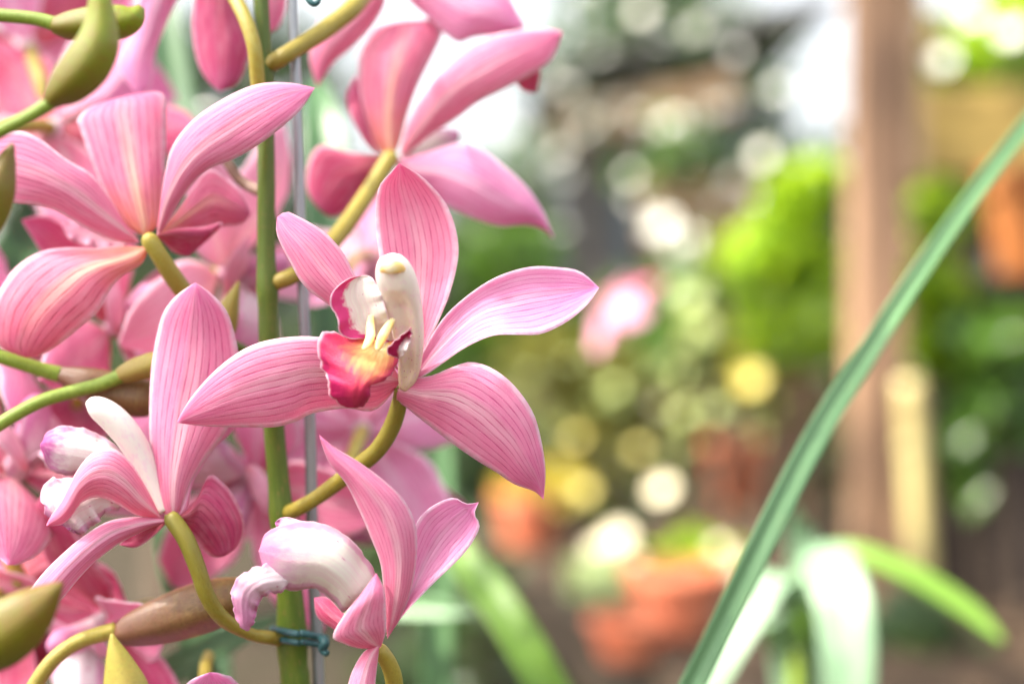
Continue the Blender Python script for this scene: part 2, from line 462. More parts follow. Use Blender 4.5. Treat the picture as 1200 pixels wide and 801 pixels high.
f.petal('side_lobe', 'lobe_r', (468, 420), (482, 383), [(454, 414), (455, 407), (464, 398), (473, 391)], [(474, 414), (478, 406), (482, 395)], dp=(17, 20, 20, 22), bow=-2, ruf=0.8, jag=1.2, parent=lip, nv=22, nu=11)
for pts in ([(435, 370, 13, 3), (434, 382, 14.5, 5), (434, 394, 17, 5.5), (430, 404, 19.5, 4.5), (425, 409, 20.5, 2)], [(461, 374, 13.5, 3), (454, 384, 15.5, 5), (448, 395, 17.5, 5.5), (444, 404, 19.5, 4.5), (442, 410, 20.5, 2)]):
    tube('callus', lip, M['callus'], pts, 0.400, seg=12, flat=.7)
f.tube('pedicel', 'pedicel', [(470, 455, -2, 8), (468, 472, -4, 9.5), (459, 500, -7, 10.5), (443, 526, -10, 10.5), (420, 546, -14, 10.5), (394, 566, -18, 10), (368, 585, -21, 9), (346, 597, -25, 9.5), (328, 604, -32, 8)])

# --- upper left flower seen from behind
f = Flower(172, 278, 0.425, 'pink orchid seen from behind, upper left, its upright sepal blunt and veined')
f.petal('petal', 'pale', (160, 282), (72, 262), [(130, 268), (108, 262), (88, 258)], [(128, 292), (104, 288), (82, 280)], dp=(-14, -18, -20), ruf=1.2, parent=f.root)
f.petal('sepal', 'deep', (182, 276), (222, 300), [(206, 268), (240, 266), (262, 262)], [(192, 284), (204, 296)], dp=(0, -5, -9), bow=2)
f.petal('petal', 'back', (186, 274), (294, 250), [(205, 250), (225, 222), (245, 198), (268, 212), (284, 230)], [(206, 274), (226, 270), (258, 266), (284, 262)], dp=(-2, -8, -14, -16), bow=3)
f.petal('sepal', 'back', (168, 276), (142, 114), [(147, 263), (124, 228), (107, 190), (94, 152), (91, 139), (110, 124)],
        [(187, 262), (192, 228), (194, 187), (195, 134), (193, 111), (174, 108)], dp=(0, -2, -7, -16), bow=5, tilt=1)
f.petal('petal', 'front', (184, 277), (369, 103), [(190, 225), (195, 198), (203, 170), (227, 140), (260, 117), (298, 100), (335, 97)],
        [(197, 261), (210, 238), (227, 214), (247, 197), (277, 185), (307, 167), (334, 146), (354, 127)], dp=(1, 7, 15, 20, 18), bow=3, tilt=2, ruf=0.3, mid=[(198, 228), (225, 183), (275, 146), (330, 115)])
f.petal('petal', 'front', (164, 284), (-52, 186), [(138, 283), (111, 273), (88, 260), (64, 246), (40, 240), (10, 236), (-26, 218)],
        [(147, 262), (127, 230), (107, 204), (77, 186), (47, 163), (18, 152), (-20, 160)], dp=(1, 4, 8, 8, 4), bow=3, mid=[(125, 254), (75, 218), (20, 196)])
f.petal('sepal', 'back', (174, 290), (30, 419), [(142, 288), (111, 291), (78, 290), (50, 294), (26, 307), (8, 326), (-8, 360), (-4, 402)],
        [(166, 309), (143, 324), (128, 341), (115, 365), (91, 386), (67, 405), (48, 416)], dp=(2, 5, 8, 6, 0), bow=5, tilt=2)
f.tube('pedicel', 'pedicel_y', [(214, 340, -3, 11), (200, 320, 0, 11), (186, 298, 3, 10), (175, 281, 4, 10), (171, 275, 4, 5)])

# --- flower seen from behind, top centre
f = Flower(462, 184, 0.475, 'softly blurred pink orchid seen from behind against white sky at top centre')
f.petal('lip', 'lobe_cream', (470, 184), (538, 152), [(490, 170), (515, 152)], [(500, 182), (525, 174), (538, 163)], dp=(-6, -14, -20), bow=3)
f.petal('petal', 'deep', (452, 186), (417, 88), [(433, 172), (414, 142), (406, 114)], [(440, 172), (428, 134), (421, 100)], dp=(0, -4, -12), bow=2)
f.petal('sepal', 'back', (461, 184), (474, 24), [(441, 173), (427, 134), (420, 92), (423, 58), (436, 36), (452, 29)],
        [(469, 166), (478, 133), (490, 100), (507, 66), (519, 38), (512, 23), (494, 24)], dp=(0, -3, -9, -20), bow=6)
f.petal('petal', 'deep', (607, 84), (624, 109), [(602, 92), (612, 106)], [(632, 78), (629, 106)], dp=(3, 0, -2), nv=12, nu=9)
f.petal('petal', 'front', (469, 184), (659, 38), [(478, 142), (506, 98), (530, 70), (553, 51), (584, 40), (620, 35), (648, 35)],
        [(478, 180), (502, 160), (534, 140), (561, 120), (594, 103), (628, 84), (648, 68)], dp=(1, 4, 9, 9, 6), bow=4, mid=[(488, 155), (530, 105), (585, 70), (630, 50)])
f.petal('sepal', 'mauve', (462, 188), (649, 280), [(500, 178), (540, 167), (568, 177), (594, 197), (618, 220), (634, 244), (642, 262)],
        [(476, 212), (500, 228), (528, 244), (560, 258), (588, 265), (614, 263), (636, 268)], dp=(0, 3, 7, 5, 1), bow=5, tilt=-2)
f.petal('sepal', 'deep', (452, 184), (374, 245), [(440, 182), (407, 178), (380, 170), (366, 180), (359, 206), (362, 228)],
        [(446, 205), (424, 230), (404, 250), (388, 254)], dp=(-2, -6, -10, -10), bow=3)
f.tube('pedicel', 'pedicel_y', [(311, 335, 42, 8), (328, 329, 45.5, 9), (342, 323, 44, 9), (372, 302, 36, 9), (402, 268, 24, 10), (430, 228, 12, 10), (448, 200, 6, 10), (458, 184, 3, 10), (460, 179, 2, 5)])

# --- lower left flower in profile
f = Flower(199, 606, 0.405, 'pink orchid in profile at lower left with tall upright sepal and purple tipped white lip')
f.petal('sepal', 'front', (203, 607), (229, 331), [(190, 602), (184, 586), (177, 546), (175, 498), (176, 450), (179, 419), (184, 392), (192, 365), (208, 345)],
        [(213, 592), (222, 568), (240, 538), (268, 500), (279, 460), (281, 430), (277, 400), (266, 365), (249, 345)], dp=(0, -2, -4, -5, -2), bow=4, mid=[(203, 560), (212, 500), (226, 430), (231, 370)])
f.petal('petal', 'mauve', (209, 604), (292, 470), [(212, 585), (221, 562), (232, 535), (258, 505)], [(219, 596), (226, 566), (236, 548), (252, 524), (272, 505)], dp=(-1, -5, -9, -12), bow=2, nu=9)
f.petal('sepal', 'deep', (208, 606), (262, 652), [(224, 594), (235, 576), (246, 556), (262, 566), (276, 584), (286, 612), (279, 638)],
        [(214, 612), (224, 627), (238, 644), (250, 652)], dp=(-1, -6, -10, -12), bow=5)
col = f.tube('column', 'column_w', [(192, 600, -2, 10), (178, 566, -3, 13), (165, 535, -3, 15), (150, 510, -2, 16.5), (132, 490, -1, 16.5), (116, 478, 0, 14), (106, 473, 0, 9), (101, 472, 0, 2)], seg=20)
f.petal('side_lobe', 'lobe_tip', (172, 572), (47, 520), [(150, 556), (124, 556), (98, 556), (74, 556), (56, 546)], [(158, 548), (142, 528), (128, 516), (102, 503), (74, 499), (56, 506)], dp=(-5, -4, -3, -3), bow=5, ruf=1.0, jag=1.4)
f.petal('petal', 'front', (188, 606), (54, 616), [(162, 604), (139, 591), (116, 582), (96, 588), (84, 604), (72, 614)], [(174, 576), (153, 542), (131, 525), (108, 531), (90, 552), (74, 584), (60, 604)], dp=(1, 5, 9, 10, 8), bow=5)
lip = f.petal('lip', 'lobe_tip', (150, 585), (76, 612), [(120, 560), (86, 560), (58, 562), (48, 580), (56, 604)], [(140, 596), (124, 600), (112, 614), (90, 626)], dp=(-3, 2, 4, 4), bow=3, ruf=2.0, fr=5, jag=2.2)
f.petal('sepal', 'deep', (196, 611), (140, 638), [(176, 612), (156, 622)], [(182, 626), (160, 641)], dp=(-1, -4, -5), nv=16, nu=9)
f.petal('sepal', 'front', (200, 610), (20, 722), [(176, 618), (140, 636), (112, 657), (90, 680), (70, 704), (46, 722)], [(178, 606), (153, 606), (126, 611), (98, 628), (74, 648), (50, 672), (28, 702)], dp=(1, 4, 10, 16, 18), bow=4)
f.tube('pedicel', 'pedicel', [(198, 601, 1, 6), (202, 608, 1, 10), (218, 632, 2, 10.5), (231, 664, 2, 10), (243, 698, 1, 9.5), (262, 725, -3, 9), (292, 742, -10, 7.5), (318, 747, -17, 8.5), (332, 750, -28, 8.5)])

# --- bottom centre flower in profile
f = Flower(447, 757, 0.392, 'pink orchid in profile at bottom centre with big arching cream lip before the stem')
f.petal('petal', 'mauve', (452, 745), (561, 588), [(468, 724), (474, 684), (480, 640), (490, 609), (508, 592), (531, 583), (546, 590)],
        [(478, 714), (507, 684), (540, 652), (555, 632), (562, 615), (556, 602)], dp=(-2, -5, -8, -8, -6), bow=-3)
f.petal('sepal', 'front', (454, 748), (374, 509), [(452, 720), (450, 697), (446, 660), (434, 628), (422, 600), (406, 567), (385, 540)],
        [(460, 738), (470, 721), (482, 689), (488, 652), (487, 616), (475, 588), (454, 566), (422, 542), (392, 524)], dp=(0, 3, 7, 9, 8), bow=5, tilt=2)
lip = f.petal('lip', 'lobe_cream', (440, 735), (303, 645), [(420, 705), (402, 716), (386, 699), (366, 689), (342, 692), (324, 686), (311, 670)],
        [(446, 700), (438, 668), (422, 644), (398, 622), (370, 611), (342, 612), (318, 620), (307, 632)], dp=(2, 6, 9, 9, 6), bow=7, ruf=1.0, fr=3, jag=1.2)
f.petal('side_lobe', 'lobe_tip', (356, 630), (322, 612), [(338, 625), (326, 620)], [(362, 616), (344, 607), (330, 606)], dp=(2, 0, -2), nv=14, nu=9, ruf=0.8, parent=lip)
f.petal('lip_tip', 'lobe_pale', (340, 680), (289, 739), [(322, 660), (305, 662), (290, 669), (276, 680), (271, 698), (275, 716), (280, 733)], [(330, 694), (316, 695), (305, 704), (301, 716), (299, 726), (295, 734)], dp=(8, 9, 8, 6), bow=3, ruf=1.8, fr=4.5, jag=2.0, parent=lip)
f.petal('petal', 'front', (446, 758), (441, 671), [(422, 759), (402, 753), (390, 745), (404, 719), (424, 694)], [(452, 738), (452, 714), (450, 690)], dp=(3, 9, 12, 10), bow=3)
f.petal('sepal', 'front', (444, 756), (424, 850), [(426, 764), (410, 794), (408, 822)], [(443, 768), (440, 796), (438, 824)], dp=(4, 7, 10), bow=4)
f.petal('sepal', 'deep', (440, 752), (368, 700), [(415, 752), (390, 736), (372, 722)], [(426, 738), (400, 715), (384, 700)], dp=(-8, -14, -20), bow=3)
f.tube('pedicel', 'pedicel_y', [(440, 758, 0, 6), (446, 762, 0, 9), (456, 778, -2, 10), (462, 800, -5, 10.5), (462, 840, -12, 10)])

# --- flower cut by the top edge, right of the stem
f = Flower(448, -40, 0.485, 'pale pink orchid cut off by the top edge, right of the steel stake')
f.petal('sepal', 'mauve', (455, -30), (615, 33), [(480, 2), (498, 18), (515, 34), (536, 50), (556, 44), (590, 40)], [(500, -40), (550, -34), (588, -14), (606, 14)], dp=(0, 4, 6, 4), bow=5)
f.petal('sepal', 'front', (445, -28), (372, 102), [(410, -10), (374, 30), (363, 66)], [(452, 2), (436, 30), (412, 56), (391, 74)], dp=(0, 3, 5, 4), bow=5)
f.petal('petal', 'front', (448, -45), (560, -120), [(470, -90), (520, -130)], [(500, -50), (545, -80)], dp=(0, 2, 0), bow=4)
f.petal('petal', 'front', (444, -45), (330, -120), [(400, -60), (350, -90)], [(420, -90), (370, -130)], dp=(0, 2, 0), bow=4)
f.petal('sepal', 'back', (446, -48), (446, -190), [(420, -90), (425, -150)], [(472, -90), (470, -150)], dp=(0, -2, -6), bow=4)
f.petal('lip', 'lip', (425, -20), (372, 60), [(395, 0), (372, 30)], [(430, 10), (400, 50)], dp=(-14, -20, -22), bow=4, ruf=0.8)
f.tube('pedicel', 'pedicel_y', [(308, 80, 52, 8), (326, 70, 57, 9.2), (345, 58, 54, 9), (385, 32, 44, 10), (420, 2, 34, 10), (445, -38, 4, 9)])

# --- flower cut by the top edge, left of the stem
f = Flower(246, -60, 0.462, 'deep pink orchid cut off by the top edge, sepals hanging beside a yellow stalk')
f.petal('sepal', 'mauve', (215, -50), (162, 112), [(180, -30), (163, 0), (153, 40), (140, 66), (143, 88)], [(220, -10), (207, 2), (188, 45), (182, 64), (177, 100)], dp=(0, -3, -4, -2), bow=4)
f.petal('sepal', 'deep', (252, -52), (257, 108), [(232, -20), (227, 4), (225, 34), (230, 68), (241, 92)], [(280, -20), (290, 20), (294, 50), (290, 72), (279, 97)], dp=(0, 0, 1, 3), bow=5)
f.petal('petal', 'front', (265, -55), (318, 38), [(290, -30), (304, 5), (308, 30)], [(310, -50), (335, -10), (330, 25)], dp=(-3, -8, -10), bow=3)
f.petal('petal', 'front', (225, -62), (110, -40), [(190, -50), (140, -20)], [(190, -90), (140, -80)], dp=(0, 0, -2), bow=3)
f.petal('sepal', 'back', (246, -66), (250, -210), [(220, -110), (225, -170)], [(275, -110), (275, -170)], dp=(0, -2, -6), bow=3)
f.petal('lip', 'lip', (248, -46), (268, 30), [(236, -20), (250, 12)], [(272, -30), (282, 8)], dp=(-14, -20, -22), bow=4, ruf=0.8)
f.tube('pedicel', 'pedicel_y', [(244, -58, 6, 7), (258, -30, 22, 8), (274, -4, 32, 8), (288, 24, 38, 8), (298, 56, 40, 8), (302, 96, 38, 8), (306, 130, 35, 7)])

# ------------------------------------------------------------------ stem, stake, ties, stalks and buds
sy = 0.430
o = tube('orchid_spike', None, M['stem'], [(304, -60, 0, 9), (306, 0, 0, 9), (309, 60, 0, 9.5), (310.5, 82, 0, 11.2), (311, 104, 0, 9.5), (312, 200, 0, 10.5), (312, 300, 0, 11), (313.5, 336, 0, 13.2), (314, 362, 0, 11.5), (315, 400, 0, 12), (321, 500, 0, 12.5), (327, 570, 0, 13), (330, 604, 0, 15.5), (333, 632, 0, 13.5), (340, 700, 0, 15.5), (342, 752, 0, 18.5), (344, 780, 0, 16.5), (346, 801, 0, 17.5), (352, 1000, 0, 19), (360, 1500, 0, 21)], sy, n=120, seg=18)
top_origin(o, P(360, 1500, sy)); tag(o, 'upright green orchid flower stem running from top to bottom beside the steel stake', 'stem')
o = tube('support_stake', None, M['steel'], [(341, -60, 0, 6), (343, 0, 0, 6), (347, 100, 0, 6.2), (350, 200, 0, 6.4), (355, 340, 0, 6.6), (363, 490, 0, 6.8), (366, 640, 0, 7), (372, 760, 0, 7), (376, 900, 0, 7), (392, 1600, 0, 7)], 0.434, n=60, seg=14)
top_origin(o, P(392, 1600, 0.434)); tag(o, 'thin grey steel stake standing upright close behind the green flower stem', 'stake')

def ring_path(cx, cy, rx, ry, Y, r, tilt, n=22, turns=1.0):
    out = []
    for i in range(n + 1):
        a = -PI / 2 + 2 * PI * turns * i / n
        q = P(cx + rx * math.cos(a), cy + tilt * math.cos(a) + 2.0 * i / n, Y + ry * math.sin(a))
        out.append((q.x, q.y, q.z, r))
    return out
e = empty('plant_tie', P(352, 741, sy), 'dark teal wire tie binding the stem to the steel stake near the bottom', 'tie')
tube3('wire_loop', e, M['tie'], ring_path(351, 741, 31, 0.0115, sy + 0.001, 0.0011, 6), n=60, seg=8)
tube3('wire_loop', e, M['tie'], ring_path(352, 751, 29, 0.0113, sy + 0.001, 0.0010, 5), n=60, seg=8)
q0, q1, q2, q3 = P(376, 746, 0.419), P(381, 752, 0.416), P(378, 760, 0.417), P(384, 766, 0.416)
tube3('wire_twist', e, M['tie'], [(*q0, .0011), (*q1, .0014), (*q2, .0014), (*q3, .0009)], seg=8)
o = tube('tie_end', None, M['tie'], [(356, -16, 12, 3), (362, 0, 14, 3.4), (369, 5, 14, 3.4), (374, -2, 13, 3), (372, -18, 10, 3)], sy, seg=8)
tag(o, 'end of a dark teal wire tie peeping in at the top edge by the stake', 'tie')

def bud(name, label, pts, Y, mat, stalk=None, smat='pedicel_g', group='orchid buds', stalkname='stalk', **kw):
    e = empty(name, P(pts[0][0], pts[0][1], Y - pts[0][2] / 1000), label, 'bud', group)
    tube('bud_body', e, M[mat], pts, Y, rib=0.045, nrib=5, seg=20, **kw)
    if stalk: tube(stalkname, e, M[smat], stalk, Y)
    return e
bud('orchid_bud', 'large blurred green and purple bud curving up at top left on a green stalk',
    [(58, 122, 0, 9), (66, 112, 0, 16), (82, 98, 0, 24), (102, 76, 0, 27), (115, 50, 0, 24), (118, 20, 0, 17), (116, -10, 0, 11), (114, -40, 0, 3)], 0.350, 'bud_green',
    [(-60, 178, -6, 8), (-20, 164, -3, 8), (10, 149, 0, 8), (40, 133, 0, 8), (60, 120, 0, 9)])
bud('orchid_bud', 'olive bud lying level along the top edge behind the large green bud',
    [(62, 30, 0, 9), (80, 30, 0, 16), (108, 28, 0, 20), (138, 26, 0, 20), (156, 20, 0, 15), (166, 8, 0, 4)], 0.37, 'bud_green',
    [(-50, 12, 0, 7), (0, 18, 0, 8), (40, 22, 0, 8), (66, 29, 0, 9)])
bud('orchid_bud', 'olive bud tip cut by the left edge above the spread pink sepals',
    [(-40, 300, 0, 9), (-20, 262, 0, 22), (-6, 225, 0, 23), (6, 192, 0, 13), (15, 168, 0, 2)], 0.355, 'bud_dark', [(-90, 380, 0, 8), (-60, 340, 0, 8), (-38, 298, 0, 9)])
bud('orchid_bud', 'brown and olive bud lying level behind the profile flower at lower left',
    [(136, 738, 0, 10), (148, 738, 0, 18), (180, 729, 0, 26), (220, 716, 0, 30), (256, 704, 0, 28), (290, 692, 0, 16), (306, 688, 0, 3)], 0.420, 'bud_brown',
    [(20, 840, 10, 9), (42, 800, 8, 9), (65, 770, 6, 9), (95, 750, 3, 9), (136, 738, 0, 10)], 'pedicel_y')
bud('orchid_bud', 'dark olive and brown bud, blurred in the lower left corner',
    [(-50, 760, 0, 18), (-20, 752, 0, 36), (10, 735, 0, 38), (40, 712, 0, 28), (62, 692, 0, 12), (73, 682, 0, 2)], 0.345, 'bud_dark', [(-130, 830, 0, 10), (-90, 790, 0, 10), (-48, 760, 0, 16)])
bud('orchid_bud', 'yellow green bud tip pointing up at the bottom edge below the brown bud',
    [(160, 870, 0, 14), (154, 840, 0, 28), (147, 806, 0, 26), (140, 778, 0, 17), (134, 756, 0, 8), (131, 742, 0, 1.5)], 0.375, 'bud_yellow', [(170, 960, 0, 9), (166, 910, 0, 9), (160, 868, 0, 12)])
bud('orchid_bud', 'small yellow green bud tip rising between the stem and the upright pink sepal',
    [(262, 400, 0, 7), (264, 384, 0, 13), (268, 362, 0, 12), (275, 343, 0, 6), (280, 329, 0, 1)], 0.440, 'bud_yellow', [(310, 420, -10, 6), (290, 412, -5, 6), (264, 398, 0, 6)], 'stem')
bud('orchid_bud', 'plump olive and purple bud at left centre, half hidden behind the upright pink sepal',
    [(70, 438, 0, 9), (82, 442, 0, 14), (104, 450, 0, 21), (140, 460, 0, 24), (172, 466, 0, 22), (205, 470, 0, 8)], 0.432, 'bud_brown',
    [(-60, 400, 6, 9), (-20, 412, 5, 8), (20, 424, 3, 8.5), (52, 434, 1, 9), (72, 439, 0, 10)], 'pedicel_g')
bud('orchid_bud', 'bud on a bright green stalk arching in from the left edge above the white column',
    [(140, 440, 0, 9), (150, 436, 0, 12), (166, 430, 0, 14), (190, 424, 0, 14), (216, 420, 0, 3)], 0.424, 'bud_yellow',
    [(-60, 540, 16, 8), (-20, 510, 12, 8), (12, 489, 9, 8), (48, 470, 6, 8), (84, 459, 3, 8), (118, 450, 1, 8), (144, 439, 0, 9)])
o = tube('twig', None, M['twig'], [(258, 176, 0, 5), (270, 196, 0, 6), (282, 212, 0, 6), (300, 222, 2, 7), (312, 226, 6, 6)], 0.445)
tag(o, 'short dark dry stalk joining the stem behind the upper left flower', 'twig')

# ------------------------------------------------------------------ generic flower for the blurred ones behind
def lconv(x, y, d): return Vector((x / 1000, -d / 1000, -y / 1000))
def back_flower(x, y, Y, rot, label, mats=('front', 'front'), size=1.0, seed=1, cup=0.0, lipmat='lobe_pale', group='pink orchid flowers of the clump'):
    r = random.Random(seed)
    root = empty('orchid_flower', P(x, y, Y), label, 'flower', group, tuple(math.radians(a) for a in rot))
    root.scale = (size,) * 3
    J = lambda a: a + r.uniform(-2, 2)
    def pet(name, mat, ang, ln, wd, dp, bow):
        ca, sa = math.cos(math.radians(ang)), math.sin(math.radians(ang))
        T = lambda a, b: (a * ca - b * sa, -(a * sa + b * ca))          # along, across -> x, y(down)
        Ls = [T(ln * .15, wd * .45), T(ln * .4, J(wd)), T(ln * .65, J(wd)), T(ln * .87, wd * .6)]
        Rs = [T(ln * .15, -wd * .45), T(ln * .4, -J(wd)), T(ln * .65, -J(wd)), T(ln * .87, -wd * .6)]
        loft(name, root, M[mat], lconv, T(3, 0), T(ln, r.uniform(-3, 3)), Ls, Rs, dp=dp, bow=bow, ruf=0.4, nv=20, nu=11, seed=r.randint(1, 99), world=False)
    c = cup
    pet('sepal', mats[0], 90 + r.uniform(-6, 6), J(58), 13, (0, 3 + 8 * c, 4 + 18 * c, -2 + 30 * c), 4)
    pet('petal', mats[1], 24 + r.uniform(-8, 8), J(56), 12, (1, 5 + 8 * c, 7 + 18 * c, 2 + 32 * c), -3)
    pet('petal', mats[1], 156 + r.uniform(-8, 8), J(56), 12, (1, 5 + 8 * c, 7 + 18 * c, 2 + 32 * c), -3)
    pet('sepal', mats[0], -38 + r.uniform(-8, 8), J(56), 14, (0, 3 + 8 * c, 4 + 18 * c, -3 + 30 * c), 4)
    pet('sepal', mats[0], 218 + r.uniform(-8, 8), J(56), 14, (0, 3 + 8 * c, 4 + 18 * c, -3 + 30 * c), 4)
    lp = loft('lip', root, M[lipmat], lconv, (0, 4), (0, 30), [(-8, 6), (-13, 14), (-11, 24)], [(8, 6), (13, 14), (11, 24)], dp=(6, 20, 24, 18), bow=6, ruf=1.2, fr=4, nv=18, nu=11, seed=seed, world=False)
    for s in (-1, 1):
        loft('side_lobe', lp, M['pale'], lconv, (s * 4, 6), (s * 13, -12), [(s * 10, 6), (s * 16, -2)], [(s * 4, -2), (s * 8, -9)], dp=(7, 14, 16), bow=3, nv=12, nu=8, seed=seed + s, world=False)
    tube3('column', root, M['lobe_pale'], [(0, 0, 0, .004), (0, -.008, .001, .0045), (0, -.016, .004, .005), (0, -.022, .007, .0045), (0, -.025, .009, .001)], seg=12, world=False)
    tube3('pedicel', root, M['pedicel_y'], [(0, 0, 0, .0028), (.001, .008, -.003, .0028), (.003, .02, -.010, .0026), (.006, .028, -.022, .0024)], seg=10, world=False)
    return root
BF = [
 (262, 320, .500, (10, 15, 65), 'pale pink out of focus orchid showing between the upper left flower and the stem', ('pale', 'pale'), 1.0, .2),
 (130, 385, .490, (-20, 10, 60), 'blurred magenta pink orchid behind the lower sepal of the upper left flower', ('front', 'deep'), .9, .3),
 (425, 505, .510, (15, -10, 190), 'pale mauve out of focus orchid just below the left sepal of the sharp open flower', ('mauve', 'mauve'), .95, .1),
 (300, 560, .490, (160, 20, 150), 'blurred pink orchid behind the stem, right of the profile flower at lower left', ('mauve', 'front'), 1.0, .2),
 (395, 600, .520, (-25, 30, 175), 'pale pink out of focus orchid behind the stake above the arching white lip', ('pale', 'pale'), .9, .4),
 (15, 555, .465, (-50, 0, 70), 'rose pink blurred orchid at the left edge below the bright green stalk', ('front', 'deep'), 1.05, .3),
 (128, 725, .470, (30, 10, -30), 'dusky pink orchid out of focus behind the brown bud at lower left', ('deep', 'front'), .95, .3),
 (15, 690, .480, (10, 40, 150), 'blurred magenta orchid low on the left edge behind the olive bud', ('deep', 'deep'), .9, .4),
 (60, 150, .520, (15, -20, 160), 'soft pink out of focus orchid behind the large green bud at top left', ('front', 'deep'), 1.0, .2),
 (35, 60, .550, (-15, 25, 200), 'mauve pink blurred orchid in the top left corner behind the olive bud', ('mauve', 'deep'), 1.1, .2),
 (435, 300, .560, (20, 0, 170), 'soft pink out of focus orchid filling the gap left of the crimson lip', ('mauve', 'pale'), .62, .1),
 (25, 420, .500, (-30, 0, 80), 'mauve pink out of focus orchid at left edge between the two green stalks', ('mauve', 'deep'), .9, .4),
 (240, 830, .440, (60, 0, 20), 'pink orchid just rising over the bottom edge left of the stem', ('mauve', 'mauve'), .8, .2),
]
for i, (x, y, Y, rot, lab, mats, sz, cup) in enumerate(BF):
    back_flower(x, y, Y, rot, lab, mats, sz, 11 + i, cup)
back_flower(712, 352, 1.9, (40, 30, 140), 'lone pink orchid far out of focus beyond the tip of the sharp flower', ('mauve', 'deep'), 1.2, 77, .9)

# ================================================================== LEAVES NEAR THE CLUMP
def leaf_mat(name, a, b, rough=0.35, transl=0.3, tc=None, spec=0.5):
    k = NT(name)
    uvv, u, v = k.uv()
    nz = k.noise(3, 3, k.scalev(uvv, (2, 4, 1)))
    fine = k.noise(10, 2, k.scalev(uvv, (14, 0.5, 1)))
    col = k.mix(k.rng(nz, 0.3, 0.7), a, b)
    col = k.mix(k.rng(fine, 0.45, 0.7, 0, 0.4), col, tuple(c * 0.65 for c in a))
    bl = k.noise(5, 4, k.scalev(uvv, (1.5, 9, 1)))
    col = k.mix(k.rng(bl, 0.60, 0.68, 0, 0.45), col, tuple(c * 0.7 + d * 0.3 for c, d in zip(b, (0.30, 0.22, 0.08))))
    m = k.rng(k.math('ABSOLUTE', k.math('SUBTRACT', u, 0.5)), 0.0, 0.06, 0.45, 0.0)
    col = k.mix(m, col, tuple(min(1, c * 1.5 + 0.03) for c in b))
    return k.finish(col, rough, spec, k.bump(fine, 0.15, 0.001), transl, tc)
M['strap'] = leaf_mat('strap_leaf', (0.11, 0.235, 0.10), (0.16, 0.31, 0.14), 0.33, 0.25)
M['strap_bright'] = leaf_mat('strap_leaf_bright', (0.15, 0.28, 0.04), (0.20, 0.36, 0.05), 0.35, 0.45, (0.30, 0.50, 0.04))
M['strap_blue'] = leaf_mat('strap_leaf_blue', (0.17, 0.29, 0.18), (0.24, 0.36, 0.23), 0.4, 0.3, (0.34, 0.52, 0.16))
M['strap_dark'] = leaf_mat('strap_leaf_dark', (0.035, 0.10, 0.04), (0.06, 0.15, 0.05), 0.4, 0.25)

def blade(name, parent, mat, pts, nu=9, fold=0.18, th=0.7, face=(0.15, -1, 0.25), ):
    """strap leaf; pts = (px, py, Y, half width px); folded in a shallow V"""
    pp = catmull([(*P(x, y, Y), w * PX * Y) for x, y, Y, w in pts], 40)
    grid = []
    for i, p in enumerate(pp):
        c = Vector(p[:3])
        t = (Vector(pp[min(i + 1, 39)][:3]) - Vector(pp[max(i - 1, 0)][:3])).normalized()
        view = Vector(face).normalized()
        sd = t.cross(view).normalized(); nr = sd.cross(t)
        row = []
        for j in range(nu):
            s = 2 * j / (nu - 1) - 1
            row.append(c + sd * s * p[3] - nr * (1 - abs(s)) * p[3] * fold * 2)
        grid.append(row)
    return sheet(name, parent, mat, grid, th)

def lone_blade(label, mat, pts, group='strap leaves'):
    o = blade('strap_leaf', None, M[mat], pts)
    top_origin(o, P(*pts[0][:3]))
    return tag(o, label, 'leaf', group)
lone_blade('long narrow grey green leaf slanting across the whole right side', 'strap',
           [(700, 1010, .44, 20), (755, 910, .45, 19), (812, 801, .46, 15), (890, 642, .47, 16), (957, 510, .49, 15), (1024, 402, .51, 13), (1072, 327, .52, 11.5), (1123, 253, .53, 10.5), (1200, 150, .55, 9.5), (1320, 0, .58, 7), (1380, -70, .6, 1)])
lone_blade('blurred yellow green leaf blade leaning left beneath the right sepal of the bottom flower', 'strap_bright',
           [(690, 900, .62, 24), (640, 800, .63, 24), (590, 715, .65, 24), (545, 655, .68, 20), (500, 600, .7, 8)])
lone_blade('blurred upright green leaf blade directly right of the bottom flower', 'strap',
           [(512, 960, .70, 20), (513, 800, .70, 19), (514, 660, .71, 17), (518, 560, .72, 14), (522, 480, .73, 3)])
lone_blade('short blurred green leaf blade lying level right of the bottom flower', 'strap',
           [(400, 706, .72, 10), (450, 708, .70, 14), (510, 713, .69, 12), (556, 717, .68, 3)])
lone_blade('dark green leaf blade low on the left between the profile flower and brown bud', 'strap',
           [(260, 860, .50, 18), (225, 740, .51, 18), (200, 660, .52, 16), (182, 590, .53, 4)])
lone_blade('slanting green leaf blade behind the brown bud near the bottom edge', 'strap',
           [(150, 820, .50, 14), (200, 785, .50, 18), (262, 752, .51, 16), (330, 720, .53, 4)])
lone_blade('dark green leaf blade at the left edge under the spread pink petal', 'strap_dark',
           [(-40, 420, .52, 30), (10, 330, .53, 34), (40, 270, .55, 34), (75, 190, .57, 22), (110, 110, .6, 5)])
lone_blade('dark leaf blade far behind the upper part of the stem', 'strap_dark',
           [(235, 420, .62, 24), (222, 250, .63, 26), (205, 120, .65, 24), (190, 0, .67, 18), (180, -90, .7, 4)])
lone_blade('dark green leaf blade upright behind the stake', 'strap_dark',
           [(400, 460, .62, 30), (392, 320, .63, 32), (384, 200, .65, 30), (376, 130, .67, 22), (372, 90, .7, 4)])
lone_blade('broad green leaf blade hidden low behind the stem base', 'strap',
           [(255, 990, .56, 22), (250, 850, .57, 22), (252, 760, .58, 18), (262, 680, .6, 5)])

